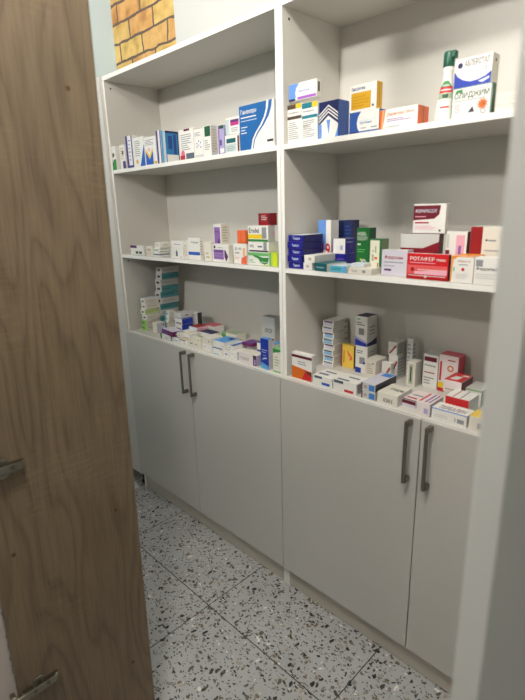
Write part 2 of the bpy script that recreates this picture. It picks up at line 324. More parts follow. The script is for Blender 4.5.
# carton table: label, group, (x, y, z, turn, width, depth, height), front, side and top colours, printing
BOXES = [
 ('narrow green and white box, first from the left end of the top shelf', 'medicine boxes on the top shelf, left half', (0.0155, 0.001, 1.548, 0.0, 0.0329, 0.03, 0.0939), 'white', None, None, (('r', 'F', 0.0, 0.0, 1, 0.45, 'green'), ('c', 'F', 0.4, 0.62, 0.3, 'olive'), ('p', 'F', 'white', ((0, 0.3), (1, 0.62), (1, 0.7), (0, 0.38))))),
 ('small white box with a purple lower corner, second from the left on the top shelf', 'medicine boxes on the top shelf, left half', (0.057, 0.016, 1.548, 0.0, 0.0417, 0.03, 0.0958), 'white', None, None, (('r', 'F', 0.45, 0.03, 1, 0.33, 'purple'), ('l', 'F', 0.1, 0.4, 0.9, 0.9, 5, 'tan'), ('r', 'F', 0.4, 0.6, 0.75, 0.75, 'olive'))),
 ('white box with dark purple side stripes, left of the blue wedge box', 'medicine boxes on the top shelf, left half', (0.1187, 0.012, 1.548, 0.0, 0.0511, 0.03, 0.1235), 'white', None, None, (('r', 'F', 0, 0, 0.3, 1, 'indigo'), ('r', 'F', 0.85, 0, 1, 1, 'indigo'), ('r', 'F', 0, 0, 1, 0.08, 'indigo'), ('l', 'F', 0.4, 0.2, 0.8, 0.9, 6, 'lav'))),
 ('white box with text lines and a blue wedge at its right edge', 'medicine boxes on the top shelf, left half', (0.1729, 0.012, 1.548, 0.0, 0.0836, 0.035, 0.1098), 'white', None, None, (('l', 'F', 0.15, 0.35, 0.7, 0.9, 8, 'grey'), ('p', 'F', 'blue', ((0.55, 0), (1, 0), (1, 0.75))), ('c', 'F', 0.3, 0.18, 0.1, 'gold'))),
 ('white box with a blue and yellow V on its front', 'medicine boxes on the top shelf, left half', (0.2602, 0.012, 1.548, 0.0, 0.0794, 0.035, 0.1019), 'white', None, None, (('p', 'F', 'blue', ((0.05, 0.02), (0.7, 0.02), (0.7, 0.5), (0.38, 0.2), (0.05, 0.5))), ('p', 'F', 'yellow', ((0.05, 0.5), (0.38, 0.2), (0.7, 0.5), (0.7, 0.62), (0.38, 0.34), (0.05, 0.62))), ('p', 'F', 'pinky', ((0.25, 0.6), (0.5, 0.6), (0.38, 0.45))), ('l', 'F', 0.1, 0.7, 0.9, 0.92, 4, 'grey'), ('r', 'F', 0.75, 0.03, 1, 0.12, 'gold'))),
 ('dark blue framed box with a broad teal blue side and white panel', 'medicine boxes on the top shelf, left half', (0.3451, 0.012, 1.548, 0.0, 0.0301, 0.0815, 0.1169), 'white', 'teal_blue', None, (('r', 'F', 0, 0, 0.35, 1, 'indigo'), ('r', 'F', 0.8, 0, 1, 1, 'indigo'), ('r', 'R', 0, 0.93, 1, 1, 'navy'), ('r', 'R', 0.94, 0, 1, 1, 'navy'), ('r', 'R', 0, 0, 0.25, 1, 'pale'), ('r', 'R', 0.3, 0.0, 0.95, 0.28, 'white'), ('r', 'R', 0.4, 0.45, 0.62, 0.85, 'navyblue'), ('r', 'R', 0.7, 0.3, 0.85, 0.9, 'navyblue'), ('r', 'R', 0, 0.0, 0.12, 1, 'sky'))),
 ('white box with pink flower spot and slate band on the top shelf', 'medicine boxes on the top shelf, left half', (0.4929, 0.012, 1.548, 0.0, 0.0826, 0.03, 0.1006), 'white', None, None, (('r', 'F', 0.42, 0.0, 1, 0.2, 'slate'), ('c', 'F', 0.2, 0.2, 0.14, 'pink'), ('r', 'F', 0.0, 0.0, 0.35, 0.15, 'crimson'), ('l', 'F', 0.1, 0.3, 0.9, 0.85, 8, 'grey'), ('r', 'F', 0.35, 0.93, 0.75, 1, 'maroon'))),
 ('white box with a ring of small blue dots on its front', 'medicine boxes on the top shelf, left half', (0.579, 0.012, 1.548, 0.0, 0.0498, 0.03, 0.0917), 'white', None, None, (('c', 'F', 0.5, 0.58, 0.05, 'blue'), ('c', 'F', 0.3, 0.5, 0.05, 'blue'), ('c', 'F', 0.7, 0.52, 0.05, 'blue'), ('c', 'F', 0.45, 0.43, 0.05, 'blue'), ('c', 'F', 0.72, 0.36, 0.05, 'blue'), ('c', 'F', 0.3, 0.38, 0.05, 'blue'), ('r', 'F', 0, 0, 1, 0.1, 'palegrey'), ('l', 'F', 0.1, 0.75, 0.8, 0.9, 3, 'grey'))),
 ('white box with a dark green square at the top of its front', 'medicine boxes on the top shelf, left half', (0.631, 0.012, 1.548, 0.0, 0.0403, 0.0282, 0.0963), 'white', 'palegrey', None, (('r', 'F', 0.2, 0.65, 0.95, 0.98, 'dgreen'), ('l', 'F', 0.15, 0.2, 0.85, 0.55, 5, 'grey'), ('l', 'R', 0.1, 0.1, 0.9, 0.9, 9, 'tan'))),
 ('slim lavender and green topped box beside the pair of stacked teal print boxes', 'medicine boxes on the top shelf, left half', (0.7093, 0.012, 1.548, 0.0, 0.0287, 0.03, 0.0879), 'lav', None, None, (('r', 'F', 0.2, 0.88, 1, 1, 'dgreen'), ('r', 'F', 0, 0.0, 0.25, 1, 'violet'), ('r', 'F', 0.3, 0.3, 0.6, 0.5, 'indigo'), ('r', 'F', 0.25, 0.05, 1, 0.2, 'white'))),
 ('white box with dark teal print and a red right edge beside the large blue box', 'medicine boxes on the top shelf, left half', (0.743, 0.012, 1.548, 0.0, 0.0685, 0.028, 0.0537), 'white', None, None, (('r', 'F', 0.1, 0.55, 0.75, 0.8, 'dteal'), ('r', 'F', 0.0, 0.05, 0.8, 0.5, 'paleteal'), ('r', 'F', 0.88, 0, 1, 0.9, 'maroon'), ('l', 'F', 0.1, 0.1, 0.7, 0.4, 3, 'grey'))),
 ('white box with a magenta patch beside the large blue box', 'medicine boxes on the top shelf, left half', (0.749, 0.012, 1.6026, 0.0, 0.0666, 0.028, 0.05), 'white', None, None, (('r', 'F', 0.35, 0.5, 0.95, 0.85, 'magenta'), ('r', 'F', 0.35, 0.7, 0.95, 0.85, 'plum'), ('r', 'F', 0, 0, 0.28, 0.9, 'paleteal'), ('l', 'F', 0.4, 0.1, 0.9, 0.4, 3, 'grey'))),
 ('large blue and white box with a sweeping white curve, against the centre partition', 'medicine boxes on the top shelf, left half', (0.8175, 0.01, 1.548, 0.0, 0.1506, 0.03, 0.1282), 'white', None, None, (('q', 'F', 'blue2', ((0, 0), (0, 1)), ((0.95, 1), (0.93, 0.85), (0.86, 0.68), (0.72, 0.5), (0.57, 0.36), (0.46, 0.22), (0.4, 0.0))), ('q', 'F', 'white', ((0.8, 1), (0.78, 0.83), (0.72, 0.67), (0.6, 0.5), (0.47, 0.36), (0.38, 0.22), (0.33, 0.0)), ((0.86, 1), (0.84, 0.85), (0.78, 0.68), (0.66, 0.5), (0.52, 0.36), (0.43, 0.22), (0.38, 0.0))), ('t', 'F', 0.05, 0.78, 0.46, 0.13, 'white', 'Гинекорн'), ('r', 'F', 0.05, 0.72, 0.5, 0.745, 'white'), ('r', 'F', 0.05, 0.65, 0.52, 0.665, 'pale'), ('l', 'F', 0.05, 0.36, 0.25, 0.55, 3, 'pale'), ('r', 'F', 0.8, 0.12, 0.97, 0.17, 'dgrey'))),
 ('upright white box with brown and yellow bands, by the partition', 'medicine boxes on the top shelf, right half', (1.0155, 0.016, 1.548, 0.0, 0.0527, 0.05, 0.1021), 'white', None, None, (('r', 'F', 0, 0.88, 0.6, 1, 'brown'), ('r', 'F', 0.6, 0.88, 1, 1, 'amber'), ('r', 'F', 0, 0.62, 1, 0.7, 'brown'), ('t', 'F', 0.08, 0.75, 0.7, 0.06, 'dgrey', 'Омепразол'), ('l', 'F', 0.08, 0.1, 0.85, 0.56, 9, 'grey'))),
 ('upright white box with teal and yellow bands, on the top shelf', 'medicine boxes on the top shelf, right half', (1.0697, 0.016, 1.548, 0.0, 0.0557, 0.05, 0.0984), 'white', None, None, (('r', 'F', 0, 0.86, 0.65, 1, 'teal'), ('r', 'F', 0.65, 0.86, 1, 1, 'amber'), ('r', 'F', 0, 0.6, 1, 0.68, 'teal'), ('t', 'F', 0.08, 0.75, 0.7, 0.06, 'dgrey', 'Омепразол'), ('l', 'F', 0.08, 0.1, 0.85, 0.56, 9, 'grey'), ('l', 'F', 0.1, 0.3, 0.5, 0.45, 2, 'tan'))),
 ('white and light blue box with a purple stripe, lying across the two banded upright boxes', 'medicine boxes on the top shelf, right half', (1.0237, 0.014, 1.657, 0.0, 0.0999, 0.0189, 0.0434), 'white', 'offwhite', None, (('q', 'F', 'lblue', ((0, 0), (0, 1)), ((0.22, 0), (0.26, 0.25), (0.24, 0.45), (0.27, 0.7), (0.38, 1))), ('r', 'F', 0.0, 0.0, 0.24, 0.14, 'navy'), ('r', 'F', 0.32, 0.04, 0.98, 0.2, 'purple2'), ('t', 'F', 0.34, 0.42, 0.4, 0.14, 'blue', 'Некспра'), ('r', 'F', 0.34, 0.38, 0.85, 0.41, 'pale'), ('l', 'F', 0.34, 0.65, 0.9, 0.85, 2, 'palegrey'), ('r', 'R', 0.3, 0.3, 0.7, 0.85, 'dgrey'))),
 ('navy blue box with white chevrons on its front', 'medicine boxes on the top shelf, right half', (1.1303, 0.016, 1.548, 0.0, 0.0649, 0.0478, 0.0915), 'navy', 'blue3', 'blue3', (('p', 'F', 'white', ((0.0, 0), (1, 0), (1, 0.37), (0.5, 0.61), (0, 0.37))), ('r', 'F', 0, 0, 0.16, 0.4, 'lblue'), ('p', 'F', 'lblue', ((0.4, 0.5), (0.6, 0.5), (0.52, 0.1))), ('p', 'F', 'lblue', ((0.84, 0), (1, 0), (1, 0.3))), ('p', 'F', 'white', ((0, 0.62), (0.5, 0.86), (0.5, 0.9), (0, 0.66))), ('p', 'F', 'white', ((0.5, 0.86), (1, 0.62), (1, 0.66), (0.5, 0.9))), ('p', 'F', 'white', ((0, 0.535), (0.5, 0.775), (0.5, 0.8150000000000001), (0, 0.5750000000000001))), ('p', 'F', 'white', ((0.5, 0.775), (1, 0.535), (1, 0.5750000000000001), (0.5, 0.8150000000000001))), ('p', 'F', 'white', ((0, 0.44999999999999996), (0.5, 0.69), (0.5, 0.73), (0, 0.49))), ('p', 'F', 'white', ((0.5, 0.69), (1, 0.44999999999999996), (1, 0.49), (0.5, 0.73))))),
 ('wide blue and white box lying under the mustard yellow box', 'medicine boxes on the top shelf, right half', (1.2339, 0.012, 1.548, 0.0, 0.0871, 0.034, 0.0506), 'white', 'blue3', None, (('q', 'F', 'blue3', ((0, 0), (0, 1)), ((0.38, 0), (0.28, 0.25), (0.26, 0.5), (0.3, 0.75), (0.4, 1))), ('r', 'F', 0.0, 0.0, 0.3, 0.08, 'navy'), ('r', 'F', 0.36, 0.0, 1, 0.09, 'blue3'), ('t', 'F', 0.36, 0.38, 0.42, 0.14, 'blue3', 'Тромбонет'), ('r', 'F', 0.36, 0.55, 0.95, 0.58, 'pale'), ('r', 'F', 0.4, 0.2, 0.58, 0.24, 'grey'), ('r', 'F', 0.75, 0.18, 0.95, 0.24, 'grey'))),
 ('white box with mustard yellow panel, on the wide blue and white box', 'medicine boxes on the top shelf, right half', (1.2323, 0.014, 1.5995, 0.0, 0.0783, 0.0263, 0.062), 'white', 'mustard', None, (('r', 'F', 0.06, 0.08, 0.8, 0.7, 'mustard'), ('t', 'F', 0.06, 0.78, 0.52, 0.14, 'indigo', 'Зиксамен'), ('l', 'F', 0.08, 0.15, 0.75, 0.6, 4, 'mustard2'), ('c', 'F', 0.88, 0.15, 0.05, 'dgrey'), ('r', 'R', 0.4, 0.1, 0.55, 0.9, 'mustard2'))),
 ('white box with orange lettering and orange ends, beside the mustard yellow box', 'medicine boxes on the top shelf, right half', (1.3232, 0.012, 1.548, 0.0, 0.1008, 0.0534, 0.0434), 'white', 'coral', None, (('p', 'F', 'orange', ((0, 0), (0.09, 0), (0.16, 1), (0, 1))), ('p', 'F', 'peach', ((0.05, 0), (0.08, 0), (0.13, 1), (0.08, 1))), ('t', 'F', 0.2, 0.62, 0.72, 0.2, 'orange', 'Диафлекс 50мг'), ('l', 'F', 0.2, 0.34, 0.85, 0.52, 2, 'violet'), ('r', 'F', 0.18, 0.08, 0.55, 0.11, 'slate'), ('r', 'R', 0.3, 0.0, 0.42, 1, 'orange'), ('r', 'R', 0.48, 0.0, 0.55, 1, 'brown2'))),
 ('white box with a green frame, orange flower and green lettering', 'medicine boxes on the top shelf, right half', (1.5035, 0.012, 1.548, 0.0, 0.086, 0.0183, 0.0596), 'white', 'dgreen2', None, (('r', 'F', 0, 0, 0.025, 1, 'dgreen2'), ('r', 'F', 0.975, 0, 1, 1, 'dgreen2'), ('r', 'F', 0, 0.975, 1, 1, 'dgreen2'), ('p', 'F', 'green', ((0.08, 0.83), (0.26, 0.83), (0.28, 0.93), (0.12, 0.93))), ('r', 'F', 0.32, 0.87, 0.9, 0.89, 'pinky'), ('t', 'F', 0.07, 0.6, 0.86, 0.23, 'dgreen', 'ОЛИДЖИМ'), ('r', 'F', 0.07, 0.55, 0.85, 0.57, 'grey'), ('l', 'F', 0.08, 0.16, 0.32, 0.46, 5, 'pinky'), ('s', 'F', 0.79, 0.36, 0.17, 'orange'), ('c', 'F', 0.82, 0.36, 0.05, 'brown2'), ('c', 'F', 0.82, 0.13, 0.085, 'dgrey'), ('c', 'F', 0.82, 0.13, 0.065, 'white'), ('p', 'F', 'dgrey', ((0.44, 0.14), (0.6, 0.14), (0.55, 0.34), (0.5, 0.24))))),
 ('white box with a blue wave at the bottom, behind and above the green framed box', 'medicine boxes on the top shelf, right half', (1.4943, 0.036, 1.548, 0.0, 0.0804, 0.036, 0.1216), 'white', 'offwhite', None, (('p', 'F', 'blue4', ((0, 0), (1, 0), (1, 0.72), (0.85, 0.66), (0.65, 0.62), (0.45, 0.61), (0.25, 0.65), (0.1, 0.72), (0, 0.81))), ('c', 'F', 0.15, 0.89, 0.07, 'navy'), ('t', 'F', 0.27, 0.86, 0.66, 0.1, 'dgrey', 'АБЛЕРСТАЛ'), ('l', 'F', 0.22, 0.71, 0.6, 0.82, 3, 'pinky'), ('t', 'F', 0.76, 0.75, 0.12, 0.09, 'grey', '15'), ('p', 'F', 'pale', ((0.66, 0.59), (0.95, 0.64), (0.95, 0.61), (0.78, 0.56))), ('c', 'R', 0.5, 0.9, 0.1, 'dgrey'), ('r', 'R', 0.3, 0.3, 0.7, 0.5, 'dgrey'))),
 ('plain white flat box, lower of two at the right end of top shelf', 'medicine boxes on the top shelf, right half', (1.5999, 0.012, 1.548, 0.0, 0.085, 0.05, 0.0116), 'offwhite', None, None, (('l', 'F', 0.2, 0.3, 0.6, 0.7, 2, 'palegrey'),)),
 ('plain white flat box, upper of two at the right end of top shelf', 'medicine boxes on the top shelf, right half', (1.5991, 0.014, 1.5605, 0.0, 0.082, 0.05, 0.0237), 'offwhite', None, None, (('l', 'F', 0.2, 0.3, 0.6, 0.7, 2, 'palegrey'),)),
 ('flat white box with two dark green squares, leftmost on the middle shelf', 'medicine boxes on the middle shelf, left half', (0.0586, 0.02, 1.192, 0.0, 0.1084, 0.0099, 0.0408), 'white', None, None, (('r', 'F', 0.0, 0.7, 0.5, 1, 'plum'), ('r', 'F', 0.4, 0.12, 0.6, 0.38, 'dgreen'), ('r', 'F', 0.66, 0.12, 0.86, 0.38, 'dgreen'))),
 ('small beige and white box beside the box with green squares', 'medicine boxes on the middle shelf, left half', (0.1878, 0.02, 1.192, 0.0, 0.0515, 0.04, 0.0396), 'offwhite', None, None, (('r', 'F', 0.2, 0.5, 0.7, 0.75, 'tan'), ('l', 'F', 0.1, 0.1, 0.9, 0.4, 2, 'tan'))),
 ('flat white box with grey stripe, bottom of a low stack of three', 'medicine boxes on the middle shelf, left half', (0.2439, 0.02, 1.192, 0.0, 0.043, 0.0521, 0.017), 'white', None, None, (('r', 'F', 0, 0.3, 1, 0.6, 'slate'), ('r', 'R', 0, 0.3, 1, 0.6, 'slate'))),
 ('flat white box with green edge, middle of a low stack of three', 'medicine boxes on the middle shelf, left half', (0.2468, 0.02, 1.2099, 0.0, 0.0428, 0.0519, 0.016), 'white', None, None, (('r', 'F', 0.1, 0.3, 0.8, 0.7, 'sage'), ('r', 'R', 0, 0.0, 1, 0.2, 'sage'), ('r', 'R', 0.1, 0.5, 0.7, 0.8, 'palegrey'))),
 ('flat white box with faint print, top of a low stack of three', 'medicine boxes on the middle shelf, left half', (0.2556, 0.022, 1.2268, 0.0, 0.041, 0.0468, 0.022), 'white', None, None, (('l', 'F', 0.1, 0.2, 0.9, 0.8, 2, 'tan'), ('l', 'R', 0.3, 0.3, 0.9, 0.8, 2, 'sage'))),
 ('white box with a small grey figure, under a flat white box on the middle shelf', 'medicine boxes on the middle shelf, left half', (0.3792, 0.016, 1.192, 0.0, 0.0819, 0.04, 0.0396), 'white', None, None, (('r', 'F', 0.4, 0.2, 0.55, 0.7, 'slate'), ('c', 'F', 0.47, 0.8, 0.06, 'slate'), ('r', 'F', 0.75, 0.1, 0.85, 0.2, 'grey'))),
 ('flat white box with one line of print, on the box with the grey figure', 'medicine boxes on the middle shelf, left half', (0.3819, 0.018, 1.2325, 0.0, 0.0801, 0.04, 0.027), 'white', None, None, (('l', 'F', 0.2, 0.4, 0.9, 0.6, 1, 'violet'),)),
 ('squarish white box with a broad blue stripe near its foot', 'medicine boxes on the middle shelf, left half', (0.4989, 0.014, 1.192, 0.0, 0.0722, 0.0161, 0.0818), 'white', None, None, (('r', 'F', 0.0, 0.22, 0.98, 0.36, 'blue'), ('t', 'F', 0.3, 0.74, 0.6, 0.1, 'slate', 'Кардио'), ('l', 'R', 0.1, 0.2, 0.9, 0.9, 6, 'tan'))),
 ('narrow cream box half hidden left of the blue striped box', 'medicine boxes on the middle shelf, left half', (0.4732, 0.012, 1.192, 0.0, 0.0258, 0.04, 0.0612), 'offwhite', None, None, (('l', 'F', 0.2, 0.2, 0.9, 0.9, 5, 'tan'),)),
 ('plain cream box between the blue striped box and the purple banded boxes', 'medicine boxes on the middle shelf, left half', (0.5925, 0.018, 1.192, 0.0, 0.0422, 0.04, 0.0676), 'offwhite', None, None, (('l', 'F', 0.2, 0.1, 0.8, 0.5, 2, 'tan'),)),
 ('white box with purple bands and a bottle silhouette, lower of the purple pair', 'medicine boxes on the middle shelf, left half', (0.6467, 0.012, 1.192, 0.0, 0.0884, 0.0206, 0.0606), 'white', 'offwhite', None, (('r', 'F', 0.08, 0.16, 0.7, 0.72, 'violet'), ('r', 'F', 0.08, 0.6, 0.7, 0.66, 'plum'), ('r', 'F', 0.08, 0.48, 0.7, 0.5, 'lav'), ('r', 'F', 0.08, 0.34, 0.7, 0.36, 'lav'), ('c', 'F', 0.15, 0.86, 0.09, 'dgrey'), ('r', 'F', 0.35, 0.82, 0.65, 0.85, 'grey'), ('p', 'F', 'plum', ((0.75, 0.7), (0.82, 0.7), (0.97, 0.35), (0.85, 0.05), (0.75, 0.3))))),
 ('small upright white and purple box, upper of the purple pair', 'medicine boxes on the middle shelf, left half', (0.6563, 0.014, 1.2535, 0.0, 0.0399, 0.0412, 0.07), 'white', 'offwhite', None, (('r', 'F', 0.1, 0.05, 0.9, 0.85, 'violet'), ('r', 'F', 0.1, 0.6, 0.8, 0.64, 'plum'), ('p', 'F', 'plum', ((0.5, 0.05), (0.8, 0.05), (0.7, 0.35))), ('r', 'F', 0.1, 0.86, 0.9, 1, 'white'), ('l', 'R', 0.15, 0.1, 0.85, 0.9, 6, 'tan'))),
 ('white box with dark lettering and orange corner, under the small orange box', 'medicine boxes on the middle shelf, left half', (0.7624, 0.012, 1.192, 0.0, 0.0659, 0.04, 0.067), 'white', None, None, (('t', 'F', 0.1, 0.68, 0.5, 0.14, 'slate', 'Д-150'), ('t', 'F', 0.1, 0.5, 0.35, 0.08, 'dgrey', 'плюс'), ('p', 'F', 'coral', ((0.55, 0), (1, 0), (1, 0.45), (0.6, 0.3))), ('r', 'F', 0.72, 0.4, 0.88, 0.8, 'peach'), ('l', 'F', 0.1, 0.2, 0.5, 0.35, 2, 'peach'))),
 ('small bright orange box on top of the box with the orange corner', 'medicine boxes on the middle shelf, left half', (0.781, 0.014, 1.2599, 0.0, 0.0488, 0.034, 0.043), 'coral', 'orange', None, (('r', 'F', 0.3, 0, 0.45, 1, 'orange'), ('r', 'F', 0.85, 0, 1, 1, 'brown2'))),
 ('white box with a green swirl, bottom of the stack of three under the red box', 'medicine boxes on the middle shelf, left half', (0.8343, 0.012, 1.192, 0.0, 0.097, 0.05, 0.0428), 'white', None, None, (('r', 'F', 0, 0.72, 1, 0.95, 'green3'), ('p', 'F', 'green', ((0.2, 0.8), (0.5, 0.72), (0.7, 0.6), (1, 0.62), (0.95, 0.2), (0.8, 0.08), (0.62, 0.2), (0.5, 0.5), (0.3, 0.65))), ('t', 'F', 0.64, 0.22, 0.3, 0.1, 'white', 'Фито'), ('l', 'F', 0.05, 0.15, 0.4, 0.45, 3, 'green3'), ('p', 'F', 'lime', ((0.6, 0.0), (0.98, 0.0), (0.98, 0.1))))),
 ('thin white box with a dark lower edge, on the green swirl box', 'medicine boxes on the middle shelf, left half', (0.8365, 0.012, 1.2357, 0.0, 0.0944, 0.05, 0.032), 'white', None, None, (('r', 'F', 0.05, 0.0, 0.98, 0.16, 'dgrey'), ('t', 'F', 0.08, 0.42, 0.2, 0.3, 'dgrey', '055'), ('r', 'F', 0.48, 0.45, 0.7, 0.6, 'slate'), ('r', 'F', 0.76, 0.2, 0.92, 1, 'grey'))),
 ('white box with yellow and green stripes, directly under the dark red box', 'medicine boxes on the middle shelf, left half', (0.8372, 0.012, 1.2686, 0.0, 0.093, 0.0323, 0.05), 'white', 'palegrey', None, (('r', 'F', 0, 0.18, 0.8, 0.45, 'yellow'), ('r', 'F', 0, 0.0, 1, 0.14, 'green'), ('t', 'F', 0.06, 0.55, 0.5, 0.3, 'dgrey', 'Eradel'), ('r', 'F', 0.7, 0.2, 0.92, 0.9, 'grey'), ('r', 'R', 0.7, 0.4, 1, 0.6, 'pinky'))),
 ('dark red box resting on the stack with yellow and green stripes', 'medicine boxes on the middle shelf, left half', (0.878, 0.022, 1.3195, 0.0, 0.0543, 0.03, 0.037), 'red3', None, 'red3', (('r', 'F', 0.12, 0.0, 0.2, 1, 'maroon'), ('r', 'F', 0.8, 0.1, 1, 1, 'maroon'), ('l', 'F', 0.25, 0.4, 0.75, 0.85, 3, 'palegrey'))),
 ('lime yellow box against the centre partition on the middle shelf', 'medicine boxes on the middle shelf, left half', (0.934, 0.012, 1.192, 0.0, 0.0355, 0.04, 0.0435), 'lime', None, None, (('r', 'F', 0.0, 0, 0.25, 1, 'green3'), ('r', 'F', 0.5, 0.05, 0.8, 0.95, 'yellow2'))),
 ('flat navy blue box, bottom in the stack of five by the partition', 'medicine boxes on the middle shelf, right half', (1.0184, 0.011, 1.192, 0.6, 0.0595, 0.094, 0.0192), 'navy2', 'navy3', 'navy3', (('t', 'F', 0.3, 0.3, 0.45, 0.42, 'pale', 'Тивал'), ('r', 'R', 0.5, 0.4, 0.9, 0.45, 'navy2'), ('r', 'F', 0, 0, 1, 0.04, 'violet'))),
 ('flat navy blue box, second from the bottom in the stack of five by the partition', 'medicine boxes on the middle shelf, right half', (1.0163, 0.008, 1.2121, -1.3, 0.0592, 0.094, 0.0192), 'navy2', 'navy3', 'navy3', (('t', 'F', 0.3, 0.3, 0.45, 0.42, 'pale', 'Тивал'), ('r', 'R', 0.5, 0.4, 0.9, 0.45, 'navy2'), ('r', 'F', 0, 0, 1, 0.04, 'violet'))),
 ('flat navy blue box, middle in the stack of five by the partition', 'medicine boxes on the middle shelf, right half', (1.0179, 0.01, 1.2322, 0.9, 0.059, 0.094, 0.0192), 'navy2', 'navy3', 'navy3', (('t', 'F', 0.3, 0.3, 0.45, 0.42, 'pale', 'Тивал'), ('r', 'R', 0.5, 0.4, 0.9, 0.45, 'navy2'), ('r', 'F', 0, 0, 1, 0.04, 'violet'))),
 ('flat navy blue box, fourth from the bottom in the stack of five by the partition', 'medicine boxes on the middle shelf, right half', (1.017, 0.008, 1.2523, -0.4, 0.0599, 0.094, 0.0192), 'navy2', 'navy3', 'navy3', (('t', 'F', 0.3, 0.3, 0.45, 0.42, 'pale', 'Тивал'), ('r', 'R', 0.5, 0.4, 0.9, 0.45, 'navy2'), ('r', 'F', 0, 0, 1, 0.04, 'violet'))),
 ('flat navy blue box, top in the stack of five by the partition', 'medicine boxes on the middle shelf, right half', (1.0198, 0.009, 1.2724, 1.0, 0.0596, 0.094, 0.0192), 'navy2', 'navy3', 'palegrey', (('t', 'F', 0.3, 0.3, 0.45, 0.42, 'pale', 'Тивал'), ('r', 'R', 0.5, 0.4, 0.9, 0.45, 'navy2'), ('r', 'F', 0, 0, 1, 0.04, 'violet'))),
 ('small flat white box, lower of two in front of the navy stack', 'medicine boxes on the middle shelf, right half', (1.0836, 0.004, 1.192, 0.0, 0.0325, 0.1, 0.021), 'white', 'palegrey', None, (('r', 'F', 0.35, 0.3, 0.65, 0.7, 'tan'),)),
 ('small flat white box, upper of two in front of the navy stack', 'medicine boxes on the middle shelf, right half', (1.0868, 0.004, 1.2139, 0.0, 0.0398, 0.1, 0.021), 'white', 'palegrey', None, (('r', 'F', 0.4, 0.3, 0.7, 0.7, 'tan'),)),
 ('flat dark teal box with white lettering lying end on', 'medicine boxes on the middle shelf, right half', (1.1276, 0.002, 1.192, -5.0, 0.0484, 0.085, 0.0225), 'dteal', 'palegrey', 'dteal2', (('t', 'F', 0.12, 0.35, 0.7, 0.25, 'pale', 'Эналапро'),)),
 ('flat light blue box beside the dark teal one', 'medicine boxes on the middle shelf, right half', (1.184, 0.004, 1.192, 0.0, 0.0541, 0.07, 0.0185), 'cyan', 'pale', 'pale', (('l', 'F', 0.1, 0.3, 0.85, 0.7, 2, 'teal'), ('r', 'F', 0.8, 0.0, 1, 1, 'sky'))),
 ('flat cream white box lying in front of the tall green box', 'medicine boxes on the middle shelf, right half', (1.2462, 0.004, 1.192, 0.0, 0.0735, 0.048, 0.0165), 'offwhite', None, None, (('l', 'F', 0.15, 0.3, 0.5, 0.7, 2, 'grey'), ('r', 'F', 0.62, 0.25, 0.75, 0.7, 'grey'))),
 ('flat pale box lying askew on the cream white one', 'medicine boxes on the middle shelf, right half', (1.2494, 0.012, 1.2094, 6.0, 0.0398, 0.04, 0.01), 'pale', 'palegrey', None, ()),
 ('tall light blue and white box with large red letters, behind the navy stack', 'medicine boxes on the middle shelf, right half', (1.0445, 0.122, 1.192, 0.0, 0.0502, 0.04, 0.1395), 'white', None, 'blue3', (('r', 'F', 0.0, 0.35, 0.62, 1, 'lblue2'), ('p', 'F', 'lblue', ((0, 0.7), (0.62, 0.85), (0.62, 1), (0, 1))), ('r', 'F', 0, 0, 1, 0.2, 'white'), ('t', 'F', 0.3, 0.2, 0.66, 0.3, 'red', '19'), ('r', 'F', 0.4, 0.1, 0.52, 0.16, 'navy'))),
 ('plain dark blue box, left of two standing behind the white and navy cube', 'medicine boxes on the middle shelf, right half', (1.0534, 0.185, 1.192, 0.0, 0.0387, 0.035, 0.1361), 'navy4', None, 'navy4', (('l', 'F', 0.2, 0.5, 0.9, 0.9, 5, 'blue3'), ('r', 'F', 0.0, 0.48, 1, 0.5, 'palegrey'))),
 ('plain dark blue box, right of two standing behind the white and navy cube', 'medicine boxes on the middle shelf, right half', (1.0937, 0.185, 1.192, 0.0, 0.0374, 0.035, 0.1372), 'navy4', None, 'navy4', (('l', 'F', 0.2, 0.5, 0.9, 0.9, 5, 'blue3'), ('r', 'F', 0.0, 0.48, 1, 0.5, 'palegrey'))),
 ('navy blue box under the white faced cube box', 'medicine boxes on the middle shelf, right half', (1.1173, 0.105, 1.192, 0.0, 0.0488, 0.0469, 0.04), 'navy2', 'navy2', None, (('l', 'F', 0.3, 0.4, 0.9, 0.7, 2, 'violet'),)),
 ('cube shaped box, white front and navy side, on a navy blue box', 'medicine boxes on the middle shelf, right half', (1.1143, 0.105, 1.2329, 0.0, 0.0471, 0.0497, 0.0452), 'white', 'navy2', 'navy4', (('r', 'F', 0.0, 0.0, 0.06, 1, 'navy2'), ('l', 'F', 0.3, 0.3, 0.8, 0.5, 2, 'pale'), ('r', 'F', 0.62, 0.25, 0.82, 0.55, 'lav'), ('t', 'R', 0.15, 0.7, 0.6, 0.1, 'pale', 'Ксарел'), ('c', 'R', 0.6, 0.45, 0.12, 'purple'))),
 ('tall green box with white lettering and a yellow flower circle', 'medicine boxes on the middle shelf, right half', (1.2188, 0.08, 1.192, 0.0, 0.0416, 0.0351, 0.1186), 'green4', 'dgreen', 'dgreen', (('t', 'F', 0.08, 0.82, 0.7, 0.09, 'white', 'НОВО-'), ('t', 'F', 0.08, 0.71, 0.8, 0.09, 'white', 'ПАССИТ'), ('r', 'F', 0.08, 0.6, 0.35, 0.64, 'white'), ('c', 'F', 0.62, 0.2, 0.22, 'palegrey'), ('c', 'F', 0.66, 0.17, 0.15, 'blue'), ('c', 'F', 0.25, 0.14, 0.14, 'yellow'), ('c', 'F', 0.4, 0.26, 0.08, 'lime'), ('l', 'F', 0.1, 0.42, 0.8, 0.52, 2, 'green3'), ('r', 'R', 0.15, 0.6, 0.7, 0.75, 'white'))),
